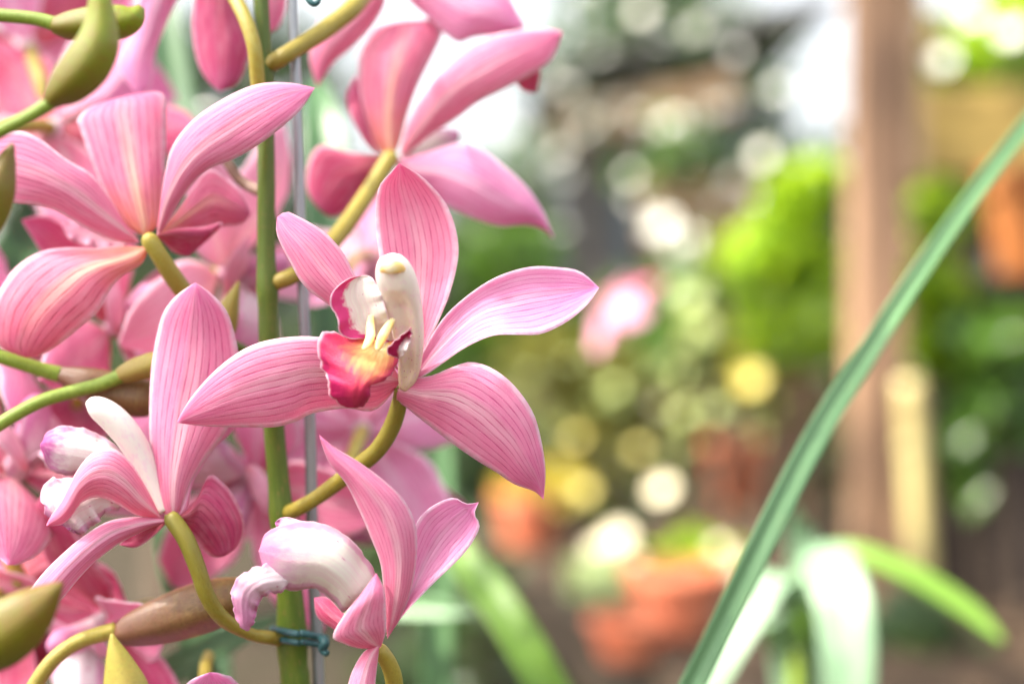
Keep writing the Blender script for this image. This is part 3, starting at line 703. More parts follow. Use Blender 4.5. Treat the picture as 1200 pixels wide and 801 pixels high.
# bright plant in the sun at lower right
e = empty('strappy_plant', P(930, 1600, .82), 'sunlit plant with arching pale green strap leaves before the wooden post', 'plant')
UPF = (-.35, -.6, .72)
blade('leaf', e, M['strap_bright'], [(937, 760, .82, 9), (942, 690, .82, 13), (960, 652, .81, 13), (990, 644, .80, 13), (1035, 656, .79, 14), (1090, 683, .78, 14), (1140, 717, .77, 12), (1177, 752, .76, 3)], face=UPF)
blade('leaf', e, M['strap_blue'], [(934, 770, .83, 12), (940, 690, .82, 22), (960, 655, .80, 30), (985, 692, .77, 33), (993, 760, .755, 32), (994, 830, .75, 28), (990, 920, .745, 16)], fold=.1, face=UPF)
blade('leaf', e, M['strap_blue'], [(934, 770, .83, 12), (930, 690, .82, 20), (908, 672, .80, 26), (880, 715, .785, 22), (850, 770, .775, 18), (815, 840, .77, 13), (790, 900, .765, 5)], fold=.1, face=UPF)
blade('leaf', e, M['strap_blue'], [(938, 1000, .85, 14), (941, 850, .85, 15), (946, 720, .84, 22), (944, 655, .84, 20), (936, 615, .84, 14), (930, 594, .83, 3)], face=UPF)
blade('leaf', e, M['strap_blue'], [(936, 1100, .85, 14), (935, 820, .85, 28), (926, 740, .84, 34), (905, 692, .82, 30), (880, 684, .80, 18), (858, 700, .79, 3)], fold=.05, face=UPF)
tube('stem', e, M['pedicel_g'], [(930, 1600, 0, 12), (932, 1200, 0, 12), (935, 800, 0, 10), (936, 740, 0, 8)], .83)

# ================================================================== BACKGROUND
def wood(name, a, b, sc=(3, 3, 0.4), rough=0.7):
    return plain(name, a, rough, 0.3, b, 14, 0, 0.3, 0, sc)
M['post'] = wood('post_wood', (0.34, 0.20, 0.12), (0.11, 0.065, 0.042), (.45, .45, .16))
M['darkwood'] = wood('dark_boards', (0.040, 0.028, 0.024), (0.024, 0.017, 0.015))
M['beam'] = wood('beam_wood', (0.025, 0.016, 0.009), (0.05, 0.033, 0.02), (1, 1, 4))
M['tanwood'] = wood('tan_wood', (0.42, 0.28, 0.17), (0.32, 0.21, 0.12), (0.5, 3, 3))
M['ochre'] = wood('ochre_board', (0.36, 0.25, 0.07), (0.28, 0.19, 0.06), (0.5, 3, 3))
M['slat'] = wood('slat_wood', (0.045, 0.026, 0.014), (0.028, 0.017, 0.01), (0.4, 4, 4))
M['bamboo'] = plain('bamboo', (0.46, 0.39, 0.17), 0.4, 0.4, (0.36, 0.29, 0.12), 20, bump=0.1)
M['terra'] = plain('terracotta', (0.50, 0.12, 0.055), 0.75, 0.3, (0.56, 0.19, 0.10), 22, bump=0.15)
M['terra_br'] = plain('terracotta_brown', (0.28, 0.085, 0.02), 0.7, 0.3, (0.34, 0.13, 0.035), 22, bump=0.15)
M['soil'] = plain('soil', (0.06, 0.04, 0.025), 0.95, 0.1, (0.12, 0.09, 0.05), 40, bump=0.6)
M['ground'] = plain('ground_soil', (0.032, 0.024, 0.017), 0.95, 0.1, (0.022, 0.020, 0.012), 2.2, bump=0.4)
M['greywall'] = plain('shed_grey', (0.13, 0.14, 0.155), 0.8, 0.2, (0.09, 0.10, 0.11), 6, bump=0.2, stretch=(6, 6, .3))
M['roofgrey'] = plain('roof_grey', (0.22, 0.22, 0.23), 0.6, 0.3, (0.15, 0.14, 0.14), 9)
def net_mat():
    k = NT('sun_screen_cloth')                       # invented sun screen, part clear so dimmed sun reaches the orchids
    m = k.finish((0.06, 0.065, 0.06), 0.9, 0.1)
    b = k.out.inputs[0].links[0].from_socket
    t = k.n('ShaderNodeBsdfTransparent'); x = k.n('ShaderNodeMixShader'); x.inputs[0].default_value = 0.52
    k.t.links.new(b, x.inputs[1]); k.t.links.new(t.outputs[0], x.inputs[2]); k.t.links.new(x.outputs[0], k.out.inputs[0])
    return m
M['net'] = net_mat()
M['bark'] = plain('bark', (0.13, 0.095, 0.07), 0.9, 0.2, (0.07, 0.05, 0.035), 18, bump=0.8, stretch=(1, 1, .25))
M['fruit'] = plain('white_flower', (0.82, 0.80, 0.72), 0.4, 0.4, (0.85, 0.83, 0.78), 20, 0.2)

def box_vf(x0, x1, y0, y1, z0, z1, b=0.004):
    """bevelled box as vertices and faces"""
    v = []; f = []
    xs = [(x0, x0 + b), (x1, x1 - b)]; ys = [(y0, y0 + b), (y1, y1 - b)]; zs = [(z0, z0 + b), (z1, z1 - b)]
    idx = {}
    for i in (0, 1):
        for j in (0, 1):
            for k in (0, 1):
                for ax in range(3):
                    p = (xs[i][0 if ax == 0 else 1], ys[j][0 if ax == 1 else 1], zs[k][0 if ax == 2 else 1])
                    idx[i, j, k, ax] = len(v); v.append(Vector(p))
    for s in (0, 1):
        q = [idx[s, 0, 0, 0], idx[s, 1, 0, 0], idx[s, 1, 1, 0], idx[s, 0, 1, 0]]; f.append(tuple(q if s else reversed(q)))
        q = [idx[0, s, 0, 1], idx[0, s, 1, 1], idx[1, s, 1, 1], idx[1, s, 0, 1]]; f.append(tuple(q if s else reversed(q)))
        q = [idx[0, 0, s, 2], idx[1, 0, s, 2], idx[1, 1, s, 2], idx[0, 1, s, 2]]; f.append(tuple(q if s else reversed(q)))
    for i in (0, 1):
        for j in (0, 1):
            f.append((idx[i, j, 0, 0], idx[i, j, 1, 0], idx[i, j, 1, 1], idx[i, j, 0, 1]))
            f.append((idx[i, 0, j, 0], idx[i, 1, j, 0], idx[i, 1, j, 2], idx[i, 0, j, 2]))
            f.append((idx[0, i, j, 1], idx[1, i, j, 1], idx[1, i, j, 2], idx[0, i, j, 2]))
            for k in (0, 1):
                f.append((idx[i, j, k, 0], idx[i, j, k, 1], idx[i, j, k, 2]))
    return v, f
def boxes(name, lst, mat, parent=None, M4=None):
    V, F = [], []
    for b in lst:
        v, f = box_vf(*b)
        o = len(V)
        V += [M4 @ p if M4 else p for p in v]; F += [tuple(i + o for i in q) for q in f]
    me = link_mesh(name, V, F, mat, parent, None, False)
    return me
def lathe(name, parent, mat, c, prf, seg=32):
    v, f = [], []
    for r, z in prf:
        for s in range(seg):
            a = 2 * PI * s / seg
            v.append(Vector(c) + Vector((r * math.cos(a), r * math.sin(a), z)))
    for i in range(len(prf) - 1):
        for s in range(seg):
            f.append((i * seg + s, i * seg + (s + 1) % seg, (i + 1) * seg + (s + 1) % seg, (i + 1) * seg + s))
    return link_mesh(name, v, f, mat, parent)

# ground: one sheet reaching the horizon
gv, gf = [], []
for i in range(61):
    for j in range(61):
        s = lambda t: (abs(t) ** 2.6) * (1 if t > 0 else -1) * 400
        x, y = s(i / 30 - 1), s(j / 30 - 1)
        gv.append(Vector((x, y, 0.03 * noise.noise(Vector((x * .8, y * .8, 0))) if abs(x) + abs(y) < 40 else 0)))
for i in range(60):
    for j in range(60):
        a = i * 61 + j; gf.append((a, a + 61, a + 62, a + 1))
tag(link_mesh('ground', gv, gf, M['ground']), kind='structure')

# leaf clumps
def leaf_mesh(n, ell, size, rng, up=0.45, asp=0.45, clump=0):
    """n curved leaves spread through ellipsoids (c, r); returns verts, faces, uvs"""
    V, F, U = [], [], []
    cl = []
    for c, r in ell:
        for _ in range(max(1, clump // len(ell))):
            d = Vector((rng.gauss(0, 1), rng.gauss(0, 1), rng.gauss(0, 1))).normalized() * rng.uniform(.45, 1)
            cl.append(Vector(c) + Vector((d.x * r[0], d.y * r[1], d.z * r[2])))
    for _ in range(n):
        if clump:
            cc = rng.choice(cl)
            p = cc + Vector((rng.gauss(0, 1), rng.gauss(0, 1), rng.gauss(0, .7))) * size * 1.6
        else:
            c, r = rng.choice(ell)
            d = Vector((rng.gauss(0, 1), rng.gauss(0, 1), rng.gauss(0, 1))).normalized() * rng.uniform(.3, 1) ** .6
            p = Vector(c) + Vector((d.x * r[0], d.y * r[1], d.z * r[2]))
        nr = Vector((rng.gauss(0, .6), rng.gauss(0, .6), up + rng.gauss(0, .5))).normalized()
        t = nr.orthogonal().normalized()
        t = Matrix.Rotation(rng.uniform(0, 6.28), 3, nr) @ t
        sd = nr.cross(t)
        L = size * rng.uniform(.6, 1.3); W = L * asp
        o = len(V)
        for i, (a, w) in enumerate(((-.5, .15), (-.2, .9), (.2, .85), (.5, .05))):
            for s in (-1, 0, 1):
                V.append(p + t * a * L + sd * s * w * W * .5 - nr * (a * a * L * .3 + abs(s) * w * W * .14))
                U.append(((s + 1) / 2, i / 3))
        for i in range(3):
            for j in range(2):
                q = o + i * 3 + j
                F.append((q, q + 1, q + 4, q + 3))
    return V, F, U

def fol(name, a, b, tc, rough=0.3, tr=0.4):
    return leaf_mat(name, a, b, rough, tr, tc)
M['lf_lime'] = fol('leaf_lime', (0.20, 0.33, 0.015), (0.26, 0.40, 0.02), (0.48, 0.66, 0.03), .3, .5)
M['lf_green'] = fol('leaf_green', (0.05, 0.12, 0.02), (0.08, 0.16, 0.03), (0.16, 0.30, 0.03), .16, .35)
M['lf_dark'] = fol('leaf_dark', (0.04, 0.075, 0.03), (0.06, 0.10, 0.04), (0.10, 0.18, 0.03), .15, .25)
M['lf_olive'] = fol('leaf_olive', (0.12, 0.13, 0.03), (0.16, 0.16, 0.05), (0.30, 0.28, 0.05), .2, .4)
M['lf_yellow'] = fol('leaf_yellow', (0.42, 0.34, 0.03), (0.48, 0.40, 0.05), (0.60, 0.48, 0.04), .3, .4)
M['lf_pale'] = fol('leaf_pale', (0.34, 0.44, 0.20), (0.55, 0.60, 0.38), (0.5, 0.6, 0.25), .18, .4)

def shrub(name, label, cat, base, ell, n, size, mat, seed, group=None, clump=0, stemr=.012, asp=.45, up=.45, ground=None):
    rng = random.Random(seed)
    e = empty(name, base, label, cat, group)
    V, F, U = leaf_mesh(n, ell, size, rng, up, asp, clump)
    link_mesh('foliage', V, F, M[mat], e, U)
    b = Vector(base)
    for c, r in ell[:4]:
        c = Vector(c)
        m = (b + c) / 2 + Vector((rng.uniform(-.05, .05), rng.uniform(-.05, .05), 0))
        tube3('stem', e, M['bark'], [(*b, stemr), (*m, stemr * .8), (*c, stemr * .4)], seg=8)
    return e
def W(x, y, Y): return tuple(P(x, y, Y))
def R(a, b, Y): return (a * PX * Y, .5 * (a + b) * PX * Y, b * PX * Y)

# the post
q = P(1025, 400, 2.0)
e = empty('wooden_post', (q.x, q.y, 0), 'brown wooden post standing at the right, out of focus', 'post')
boxes('post_shaft', [(q.x - .033, q.x + .035, q.y - .036, q.y + .036, 0, 2.4)], M['post'], e)
boxes('brace_board', [(q.x + .040, q.x + .062, q.y - .03, q.y + .03, 1.42, 1.9)], M['tanwood'], e)

# ochre cross board to the right of the post
q = P(1150, 150, 2.5)
e = empty('cross_board', (q.x, q.y, q.z), 'ochre yellow plank fixed high behind the post at the right edge', 'plank')
boxes('plank', [(q.x - .15, q.x + .9, q.y - .02, q.y + .02, q.z - .085, q.z + .07)], M['ochre'], e)
boxes('upright', [(q.x + .72, q.x + .79, q.y + .022, q.y + .08, 0, q.z + .1)], M['post'], e)
boxes('upright', [(q.x - .12, q.x - .06, q.y + .022, q.y + .08, 0, q.z + .05)], M['post'], e)

# dark board fence at right with the orange pot on its rail
fy = 2.15
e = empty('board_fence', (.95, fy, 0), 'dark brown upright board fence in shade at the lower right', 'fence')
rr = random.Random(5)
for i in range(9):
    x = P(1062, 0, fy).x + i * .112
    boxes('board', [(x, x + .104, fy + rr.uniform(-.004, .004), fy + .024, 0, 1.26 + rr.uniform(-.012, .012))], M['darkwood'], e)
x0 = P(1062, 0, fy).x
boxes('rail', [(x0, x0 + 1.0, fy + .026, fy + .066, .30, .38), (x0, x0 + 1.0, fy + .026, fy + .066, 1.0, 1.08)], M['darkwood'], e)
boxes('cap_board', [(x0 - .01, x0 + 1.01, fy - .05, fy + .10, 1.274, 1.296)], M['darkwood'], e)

def pot(label, c, r, h, mat, group='terracotta pots', soil=True):
    e = empty('flower_pot', c, label, 'pot', group)
    lathe('pot_body', e, M[mat], c, [(0.0, .001), (r * .66, .001), (r * .68, .006), (r * .93, h * .76), (r * .93, h * .765), (r, h * .77), (r * 1.03, h * .80), (r * 1.03, h * .98), (r * 1.0, h), (r * .92, h), (r * .90, h * .97), (r * .88, h * .80)])
    lathe('soil', e, M['soil'], c, [(r * .885, h * .82), (r * .5, h * .86), (0.001, h * .87)])
    return e
q = P(1216, 400, fy)
pot('brown orange clay pot standing on the fence top at the right edge', (q.x, fy + .02, 1.298), .075, .165, 'terra_br')

# potting bench, near edge running towards the camera
A, B = Vector((-.34, 3.52, .83)), Vector((.22, 1.42, .83))
dirv = (B - A).normalized(); nrm = Vector((-dirv.y, dirv.x, 0))
if nrm.x < 0: nrm = -nrm
MB4 = Matrix(((dirv.x, nrm.x, 0, A.x), (dirv.y, nrm.y, 0, A.y), (0, 0, 1, A.z), (0, 0, 0, 1)))
LN = (B - A).length
e = empty('potting_bench', (A.x, A.y, 0), 'low dark wooden bench running diagonally at the bottom with clay pots on it', 'bench')
boxes('front_beam', [(0, LN, 0, .045, -.10, 0)], M['beam'], e, MB4)
boxes('slat_top', [(0, LN, .05 + i * .095, .135 + i * .095, -.026, -.002) for i in range(6)], M['slat'], e, MB4)
for a in (.03, LN - .08):
    for b in (.05, .53):
        boxes('leg', [(a, a + .05, b, b + .05, -.83, -.028)], M['beam'], e, MB4)
def onb(x, Y): return (P(x, 0, Y).x, Y, .83)
pot('orange clay pot on the bench, left of the slanting leaf near the bottom', onb(792, 1.80), .062, .085, 'terra')
pot('red clay pot on the bench, farther back beside the slanting leaf', onb(872, 3.2), .088, .15, 'terra')
pot('pale edged clay pot at the very bottom of the picture, nearest on the bench', onb(735, 1.66), .045, .05, 'terra')
pot('clay pot in shade at far left end of the bench', onb(620, 2.56), .06, .10, 'terra')

# plants on the bench
def bench_plant(label, x, Y, mat, n, size, rpx, seed, dy=60):
    c = onb(x, Y)
    z = c[2] + dy * PX * Y
    shrub('potted_plant', label, 'plant', c, [((c[0], Y, z), R(*rpx, Y))], n, size, mat, seed, 'plants on the bench', stemr=.006, asp=.55, up=.6)
bench_plant('pale leaved plant gleaming in the sun on the near side of the bench', 712, 2.08, 'lf_pale', 60, .05, (46, 34), 3, 20)
bench_plant('small bright green plant on the bench left of the slanting leaf', 815, 2.3, 'lf_lime', 50, .045, (55, 26), 4, 20)
bench_plant('yellow leaved plant at the left end of the bench', 640, 2.55, 'lf_yellow', 40, .05, (50, 30), 6, 70)
bench_plant('olive green plant behind the red clay pot on the bench', 850, 3.4, 'lf_olive', 120, .05, (80, 40), 8, 130)

# cream bamboo cane by the post
e = empty('bamboo_cane', (P(1068, 0, 1.9).x, 1.9, 0), 'cream bamboo cane standing in the sun just right of the post', 'cane')
cx = P(1068, 0, 1.9).x
tube3('cane', e, M['bamboo'], [(cx + .05, 1.9, 0, .018), (cx + .03, 1.9, .5, .018), (cx + .008, 1.9, 1.0, .0175), (cx - .004, 1.9, 1.15, .017)], n=60, seg=16)
for z in (.3, .56, .82, 1.06):
    lathe('node', e, M['bamboo'], (cx + .05 - .045 * z, 1.9, z), [(.0175, -.006), (.0205, 0), (.0175, .006)], 16)

# shrubs in the middle distance
shrub('lime_shrub', 'sunlit lime green shrub left of the wooden post', 'shrub', (P(925, 0, 2.9).x, 2.9, 0),
      [(W(935, 250, 2.9), R(48, 44, 2.9)), (W(900, 300, 2.9), R(60, 44, 2.9)), (W(925, 385, 2.9), R(64, 52, 2.9)), (W(950, 215, 2.9), R(44, 30, 2.9)), (W(955, 320, 2.9), R(40, 50, 2.9))], 640, .065, 'lf_lime', 21, asp=.6)
shrub('lime_shrub', 'small lime green shrub right of the wooden post above the cane', 'shrub', (P(1100, 0, 2.05).x, 2.05, 0),
      [(W(1098, 408, 2.05), R(30, 30, 2.05)), (W(1100, 250, 2.05), R(34, 50, 2.05)), (W(1095, 340, 2.05), R(30, 40, 2.05))], 230, .05, 'lf_lime', 22, asp=.6)
shrub('dark_shrub', 'dark green bush against the fence at the right edge', 'shrub', (P(1165, 0, 2.0).x, 2.0, 0),
      [(W(1165, 400, 2.0), R(60, 50, 2.0)), (W(1180, 470, 2.0), R(50, 60, 2.0)), (W(1130, 520, 2.0), R(20, 90, 2.0))], 260, .06, 'lf_green', 23, asp=.4)
shrub('olive_shrub', 'dim olive green bush beyond the bench in the middle', 'shrub', (P(690, 0, 3.4).x, 3.4, 0),
      [(W(640, 440, 3.4), R(70, 60, 3.4)), (W(720, 450, 3.4), R(80, 60, 3.4)), (W(800, 470, 3.4), R(80, 60, 3.4)), (W(700, 530, 3.4), R(120, 50, 3.4)), (W(840, 420, 3.4), R(60, 40, 3.4))], 900, .07, 'lf_olive', 24)
shrub('green_shrub', 'mid green bush beyond the tip of the sharp flower', 'shrub', (P(620, 0, 3.8).x, 3.8, 0),
      [(W(600, 300, 3.8), R(70, 50, 3.8)), (W(690, 400, 3.8), R(70, 50, 3.8)), (W(560, 420, 3.8), R(70, 70, 3.8)), (W(760, 360, 3.8), R(60, 50, 3.8))], 620, .07, 'lf_green', 25)
shrub('green_shrub', 'glossy green bush under the white sky gap left of the post', 'shrub', (P(830, 0, 3.3).x, 3.3, 0),
      [(W(800, 180, 3.3), R(40, 36, 3.3)), (W(830, 330, 3.3), R(60, 50, 3.3)), (W(800, 400, 3.3), R(60, 40, 3.3))], 420, .06, 'lf_green', 26)
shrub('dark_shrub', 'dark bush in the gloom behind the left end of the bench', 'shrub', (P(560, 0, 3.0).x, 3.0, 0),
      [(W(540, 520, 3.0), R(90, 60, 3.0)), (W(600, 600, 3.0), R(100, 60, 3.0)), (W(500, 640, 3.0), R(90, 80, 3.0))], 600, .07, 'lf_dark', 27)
shrub('yellow_shrub', 'golden leaved branchy shrub at the top right beside the post', 'shrub', (P(1085, 0, 3.2).x, 3.2, 0),
      [(W(1085, 40, 3.2), R(30, 30, 3.2)), (W(880, 440, 3.2), R(30, 22, 3.2))], 120, .06, 'lf_yellow', 28)
shrub('green_shrub', 'tall fresh green shrub in the top right corner', 'shrub', (P(1160, 0, 3.4).x, 3.4, 0),
      [(W(1160, 60, 3.4), R(60, 50, 3.4)), (W(1200, 30, 3.4), R(60, 60, 3.4)), (W(1130, 90, 3.4), R(40, 30, 3.4))], 420, .07, 'lf_lime', 29)

shrub('dark_shrub', 'low dark leafy plant added to darken the foot of the bench, bottom middle', 'shrub', (P(600, 0, 2.3).x, 2.3, 0),  # dark foliage put in to darken the sunlit ground here
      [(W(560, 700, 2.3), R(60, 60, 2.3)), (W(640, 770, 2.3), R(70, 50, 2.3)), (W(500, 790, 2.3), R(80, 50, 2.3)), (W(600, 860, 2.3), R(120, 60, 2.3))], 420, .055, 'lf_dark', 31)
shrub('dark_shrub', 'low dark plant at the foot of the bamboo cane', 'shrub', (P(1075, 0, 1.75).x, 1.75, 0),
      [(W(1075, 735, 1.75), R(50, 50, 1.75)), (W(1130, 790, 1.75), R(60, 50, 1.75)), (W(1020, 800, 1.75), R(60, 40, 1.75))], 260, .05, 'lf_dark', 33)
# added shrubs whose pale petals stand in for sky gaps and leaf glints
def glint_petals(parent, c, r, mat, rng):  # petal cluster that blurs into a disc of light
    V, F = [], []
    nr = Vector((-.35 + rng.uniform(-.25, .25), -.7, .6 + rng.uniform(-.2, .2))).normalized()
    t = nr.orthogonal().normalized()
    c = Vector(c)
    for k in range(5):
        d = Matrix.Rotation(k * 2 * PI / 5 + rng.uniform(-.1, .1), 3, nr) @ t
        sd = nr.cross(d)
        o = len(V)
        for a, w in ((.0, .06), (.35, .38), (.7, .52), (.95, .34), (1.03, .05)):
            for q in (-1, 0, 1):
                V.append(c + (d * a + sd * q * w) * r + nr * r * (.28 * a * a + .08 * abs(q) * w))
        for m in range(4):
            for q in (0, 1):
                z = o + m * 3 + q
                F.append((z, z + 1, z + 4, z + 3))
    return link_mesh('glint_petals', V, F, mat, parent)
M['gl_white'] = plain('glint_white', (0.82, 0.80, 0.76), .5, .3, (.78, .78, .66), 30, .2)  # pale colours stand in for bright glints
M['gl_cream'] = plain('glint_cream', (0.80, 0.70, 0.48), .5, .3, (.80, .74, .58), 30, .2)
M['gl_lime'] = plain('glint_lime', (0.50, 0.62, 0.20), .5, .3, (.60, .66, .30), 30, .3)
M['gl_yellow'] = plain('glint_yellow', (0.70, 0.58, 0.10), .5, .3, (.72, .62, .22), 30, .3)
def add_glints(label, x, Y, spots, mat, seed, fmat='lf_green', n=160, h=.06):  # foliage invented to carry the glint petals
    rng = random.Random(seed)
    ell = [(W(a, b, Y), R(30, 26, Y)) for a, b, r in spots[::2]]
    e = shrub('glint_shrub', label, 'shrub', (P(x, 0, Y).x, Y, 0), ell, n, h, fmat, seed)
    for a, b, r in spots:
        glint_petals(e, P(a, b, Y - .12 - rng.uniform(0, .1)), r * PX * Y, M[mat], rng)
add_glints('added shrub with white petals imitating light glints between the shed and the lime shrub', 800, 3.6,
          [(800, 292, 22), (776, 264, 15), (788, 150, 17), (812, 160, 9), (893, 182, 11), (884, 232, 6), (912, 104, 10), (862, 62, 9), (738, 205, 6), (838, 128, 6), (822, 34, 12), (752, 14, 10)], 'gl_white', 61)
add_glints('thin added shrub with a few white petal clusters imitating glints before the grey shed wall', 690, 5.0,
          [(700, 142, 11), (655, 180, 9), (640, 190, 8), (724, 122, 8), (668, 100, 9), (745, 235, 9), (705, 60, 8)], 'gl_white', 62, 'lf_dark', 60, .07)
add_glints('added shrub with lime petal clusters imitating sun glints beyond the bench', 820, 3.1,
          [(820, 392, 18), (808, 352, 13), (846, 300, 7), (836, 478, 9), (800, 486, 8), (872, 490, 9), (905, 478, 7), (720, 455, 8), (655, 500, 6)], 'gl_lime', 63, 'lf_olive', 160, .06)
add_glints('low added shrub with yellow petal clusters imitating glints left of the bench', 690, 2.9,
          [(880, 446, 15), (660, 584, 18), (682, 574, 12), (600, 606, 14), (676, 512, 7), (748, 526, 7)], 'gl_yellow', 64, 'lf_olive', 140, .06)
add_glints('low added shrub with cream petal clusters imitating glints behind the near clay pots', 740, 2.4,
          [(776, 574, 14), (708, 650, 20), (724, 630, 15), (690, 664, 12), (742, 660, 9), (860, 660, 12), (880, 690, 10), (842, 640, 8)], 'gl_cream', 65, 'lf_dark', 70, .05)
add_glints('added shrub with white petal clusters imitating glints right of the post near the ochre plank', 1095, 2.8,
          [(1104, 72, 13), (1140, 20, 12), (1185, 40, 14), (1086, 362, 9), (1060, 20, 10)], 'gl_white', 66, 'lf_green', 60, .05)

rb = random.Random(404)
add_glints('airy added shrub with tiny scattered white petals imitating light glints in the upper middle', 770, 4.2,
          [(rb.uniform(630, 930), rb.uniform(-10, 270), rb.uniform(3.5, 8.5)) for _ in range(40)], 'gl_white', 71, 'lf_dark', 90, .06)
add_glints('low added shrub with many tiny lime petals imitating leaf glints in the middle', 740, 3.3,
          [(rb.uniform(560, 960), rb.uniform(400, 560), rb.uniform(4, 7.5)) for _ in range(30)], 'gl_lime', 72, 'lf_olive', 90, .06)

# grey shed with tan boards
sx0, sx1, sY = P(655, 0, 6.2).x, P(905, 0, 6.2).x, 6.2
e = empty('garden_shed', ((sx0 + sx1) / 2, sY, 0), 'dark grey garden shed with tan timber boards, far out of focus in the middle', 'shed')
boxes('wall', [(sx0, sx1, sY, sY + 1.4, 0, 2.25)], M['greywall'], e)
T = Matrix.Translation((sx0, sY, 2.35)) @ Matrix.Rotation(math.radians(-14), 4, 'Y')
boxes('roof', [(-.12, 1.25, -.15, 1.55, 0, .05)], M['roofgrey'], e, T)
boxes('fascia', [(-.05, .75, -.175, -.152, -.14, .02)], M['tanwood'], e, Matrix.Translation((sx0, sY, 2.16)) @ Matrix.Rotation(math.radians(-12), 4, 'Y'))
boxes('door', [(sx0 + .42, sx0 + .88, sY - .03, sY - .003, .05, 1.75)], M['tanwood'], e)
boxes('window_board', [(sx0 + .08, sx0 + .34, sY - .03, sY - .003, 1.2, 1.5)], M['roofgrey'], e)
# stack of tan planks beyond the shrubs
e = empty('timber_rack', (P(860, 0, 4.4).x, 4.4, 0), 'tan timber planks laid on a rack before the shed', 'timber')
c = P(860, 235, 4.4)
boxes('planks', [(c.x - .24, c.x + .30, 4.4, 4.9, c.z - .12 + i * .075, c.z - .055 + i * .075) for i in range(3)], M['tanwood'], e)
for a in (-.2, .22):
    boxes('leg', [(c.x + a, c.x + a + .05, 4.42, 4.85, 0, c.z - .123)], M['post'], e)

# trees behind
def tree(label, x, Y, ell, n, size, mat, seed, r=.09, clump=30, name='tree'):
    rng = random.Random(seed)
    b = Vector((P(x, 0, Y).x, Y, 0))
    e = empty(name, b, label, 'tree', 'trees behind the garden')
    cs = [(W(a, c, Y), R(w, h, Y)) for a, c, w, h in ell]
    tp = Vector(cs[0][0])
    tube3('trunk', e, M['bark'], [(*b, r * 1.3), (b.x + .05, b.y, .4 * tp.z, r), (b.x - .03, b.y + .05, .8 * tp.z, r * .8), (*tp, r * .4)], seg=12)
    for c, rr_ in cs[1:]:
        s = Vector((b.x, b.y, .55 * tp.z)); c = Vector(c)
        tube3('limb', e, M['bark'], [(*s, r * .5), (*((s + c) / 2 + Vector((0, 0, .1))), r * .35), (*c, r * .12)], seg=8)
    V, F, U = leaf_mesh(n, cs, size, rng, .4, .5, clump)
    link_mesh('crown', V, F, M[mat], e, U)
    return e
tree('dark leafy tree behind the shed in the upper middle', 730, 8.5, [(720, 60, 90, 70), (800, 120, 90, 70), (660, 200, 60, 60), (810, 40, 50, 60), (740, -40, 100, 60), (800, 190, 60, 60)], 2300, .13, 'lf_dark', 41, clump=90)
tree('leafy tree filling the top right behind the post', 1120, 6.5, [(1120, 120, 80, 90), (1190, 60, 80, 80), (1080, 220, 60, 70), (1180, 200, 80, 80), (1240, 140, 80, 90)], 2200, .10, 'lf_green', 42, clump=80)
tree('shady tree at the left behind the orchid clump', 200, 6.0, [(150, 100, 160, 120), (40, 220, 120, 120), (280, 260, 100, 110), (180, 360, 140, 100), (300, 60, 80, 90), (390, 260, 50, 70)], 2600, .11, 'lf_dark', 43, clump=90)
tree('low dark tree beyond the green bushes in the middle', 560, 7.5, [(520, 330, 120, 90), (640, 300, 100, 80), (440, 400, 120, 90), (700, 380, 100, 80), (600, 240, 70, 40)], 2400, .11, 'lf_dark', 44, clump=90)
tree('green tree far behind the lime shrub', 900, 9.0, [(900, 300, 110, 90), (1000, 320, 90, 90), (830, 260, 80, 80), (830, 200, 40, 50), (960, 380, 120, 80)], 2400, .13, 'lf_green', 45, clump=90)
# unseen wide tree added overhead to throw broken shade on the background
rng = random.Random(77)
e = empty('tree', (-2.3, 3.6, 0), 'big unseen tree added to cast broken shade over the garden', 'tree')
cs = [((-1.9 + rng.uniform(-.8, 2.3), 0.95 + rng.uniform(0, 6.0), 3.55 + rng.uniform(-.15, .5)), (.55, .55, .22)) for _ in range(36)]
V, F, U = leaf_mesh(6000, cs, .13, rng, .9, .5, 260)
sund = Vector(SUN).normalized()  # crown gaps are cut along sun rays to chosen spots
keep = [(*W(935, 260, 2.9), .36), (*W(905, 330, 2.9), .36), (*W(950, 385, 2.9), .24), (*W(860, 235, 4.4), .16), (*W(800, 290, 3.5), .14), (*W(776, 574, 2.3), .09), (*W(708, 645, 2.3), .13),
        (*W(820, 392, 3.0), .12), (*W(1098, 408, 2.05), .16), (*W(1105, 260, 2.05), .14), (*W(1160, 60, 3.4), .22), (*W(788, 152, 3.5), .10), (*W(890, 182, 3.5), .06), (*W(655, 588, 2.8), .10),
        (*W(872, 540, 3.2), .22), (*W(1068, 520, 1.9), .10), (*W(712, 350, 1.9), .09), (*W(800, 690, 1.8), .06), (*W(1104, 72, 2.7), .06), (*W(1005, 300, 2.0), .07), (*W(950, 670, .8), .22), (*W(1080, 690, .78), .08), (*W(575, 710, .65), .06), (*W(690, 110, 6.1), .10)]
nl = len(V) // 12
V2, F2, U2 = [], [], []
for q in range(nl):
    c = V[q * 12 + 4]
    ok = True
    for x, y, z, r in keep:
        d = c - Vector((x, y, z))
        if (d - sund * d.dot(sund)).length < r: ok = False; break
    if not ok: continue
    o = len(V2)
    V2 += V[q * 12:q * 12 + 12]; U2 += U[q * 12:q * 12 + 12]
    F2 += [tuple(k - q * 12 + o for k in f_) for f_ in F[q * 6:q * 6 + 6]]
link_mesh('crown', V2, F2, M['lf_green'], e, U2)
tube3('trunk', e, M['bark'], [(-2.3, 3.6, 0, .16), (-2.28, 3.62, 1.2, .12), (-2.2, 3.7, 2.4, .10), (-1.9, 3.9, 3.4, .06)], seg=14)
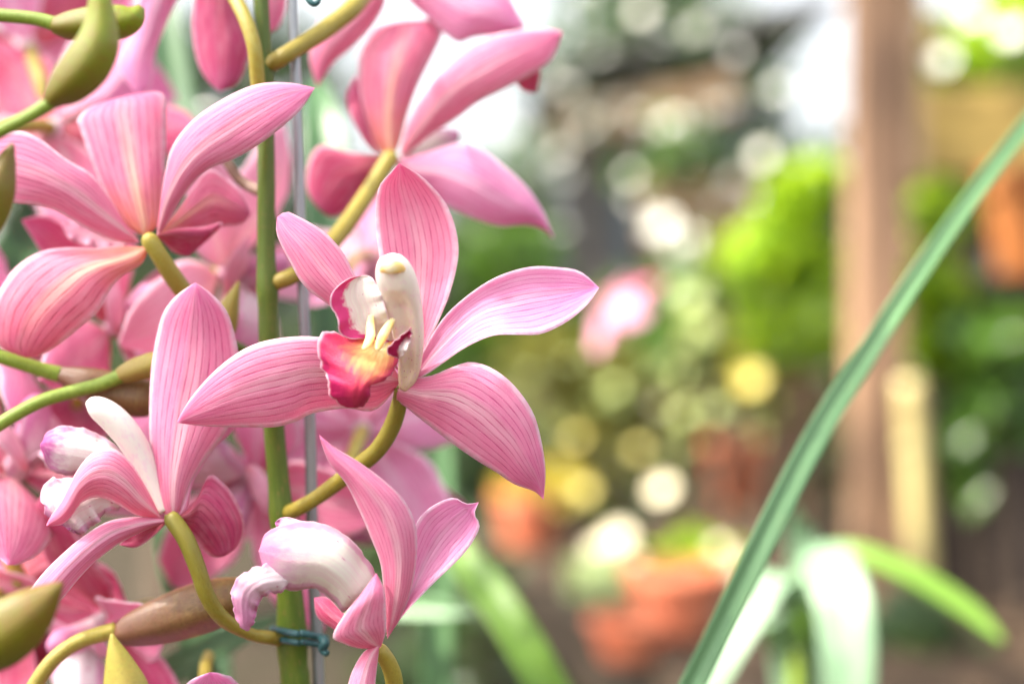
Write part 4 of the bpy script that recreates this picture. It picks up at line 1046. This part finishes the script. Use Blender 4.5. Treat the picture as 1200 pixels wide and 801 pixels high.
for k, (c, r) in enumerate(cs[:8]):
    tube3('limb', e, M['bark'], [(-2.2, 3.7, 2.3, .06), (*((Vector((-2.2, 3.7, 2.7)) + Vector(c)) / 2), .04), (*c, .015)], seg=8)

# hedge closing the view at ground level
rng = random.Random(9)
e = empty('hedge', (0, 11, 0), 'long dark clipped hedge closing the view behind everything', 'hedge')
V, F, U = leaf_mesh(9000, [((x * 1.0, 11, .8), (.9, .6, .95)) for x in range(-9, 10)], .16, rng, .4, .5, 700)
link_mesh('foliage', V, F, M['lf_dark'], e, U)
boxes('branch_core', [(-9.5, 9.5, 10.9, 11.2, 0, 1.25)], M['soil'], e)

# unseen sheet on four posts, added to dim the sun on the orchids
e = empty('added_sun_screen', (-.8, .29, 0), 'unseen dark sheet on posts, added above the orchids to dim the sun', 'light_screen')
grid = [[Vector((-1.15 + i * .0347, 0.08 + j * .0475, 2.1 - .02 * math.sin(PI * j / 9) * math.sin(PI * i / 19))) for i in range(20)] for j in range(10)]
sheet('cloth', e, M['net'], grid, 2.0)
for x, y in ((-1.13, .10), (-.51, .10), (-1.13, .49), (-.51, .49)):
    boxes('pole', [(x - .012, x + .012, y - .012, y + .012, 0, 2.075)], M['post'], e)

# ================================================================== LIGHT, SKY, CAMERA
sdir = Vector(SUN).normalized()           # towards the sun
elev = math.asin(sdir.z); azim = math.atan2(sdir.x, sdir.y)
w = bpy.data.worlds.new('World'); S.world = w; w.use_nodes = True
nt = w.node_tree
bg = nt.nodes['Background']
sky = nt.nodes.new('ShaderNodeTexSky'); sky.sky_type = 'NISHITA'; sky.sun_disc = False
sky.sun_elevation = elev; sky.sun_rotation = azim
sky.air_density = 1.0; sky.dust_density = 6.0; sky.ozone_density = 0.6
hs = nt.nodes.new('ShaderNodeHueSaturation'); hs.inputs['Saturation'].default_value = 0.25
nt.links.new(sky.outputs[0], hs.inputs['Color'])
nt.links.new(hs.outputs[0], bg.inputs[0]); bg.inputs[1].default_value = 0.15
ld = bpy.data.lights.new('sun', 'SUN'); ld.energy = 4.5; ld.angle = math.radians(.5); ld.color = (1, .92, .78)
lo = bpy.data.objects.new('sun', ld); C.objects.link(lo)
lo.rotation_euler = (-sdir).to_track_quat('-Z', 'Y').to_euler(); lo.location = (-3, 3, 6)

cd = bpy.data.cameras.new('camera'); cam = bpy.data.objects.new('camera', cd); C.objects.link(cam)
cam.location = (0, 0, H); cam.rotation_euler = (PI / 2, 0, 0)
cd.lens = 50; cd.sensor_width = 36; cd.clip_start = .02; cd.clip_end = 2000
cd.dof.use_dof = True; cd.dof.focus_distance = .394; cd.dof.aperture_fstop = 3.5
S.camera = cam
S.view_settings.view_transform = 'Standard'; S.view_settings.look = 'None'
S.view_settings.exposure = 2.02; S.view_settings.gamma = 1
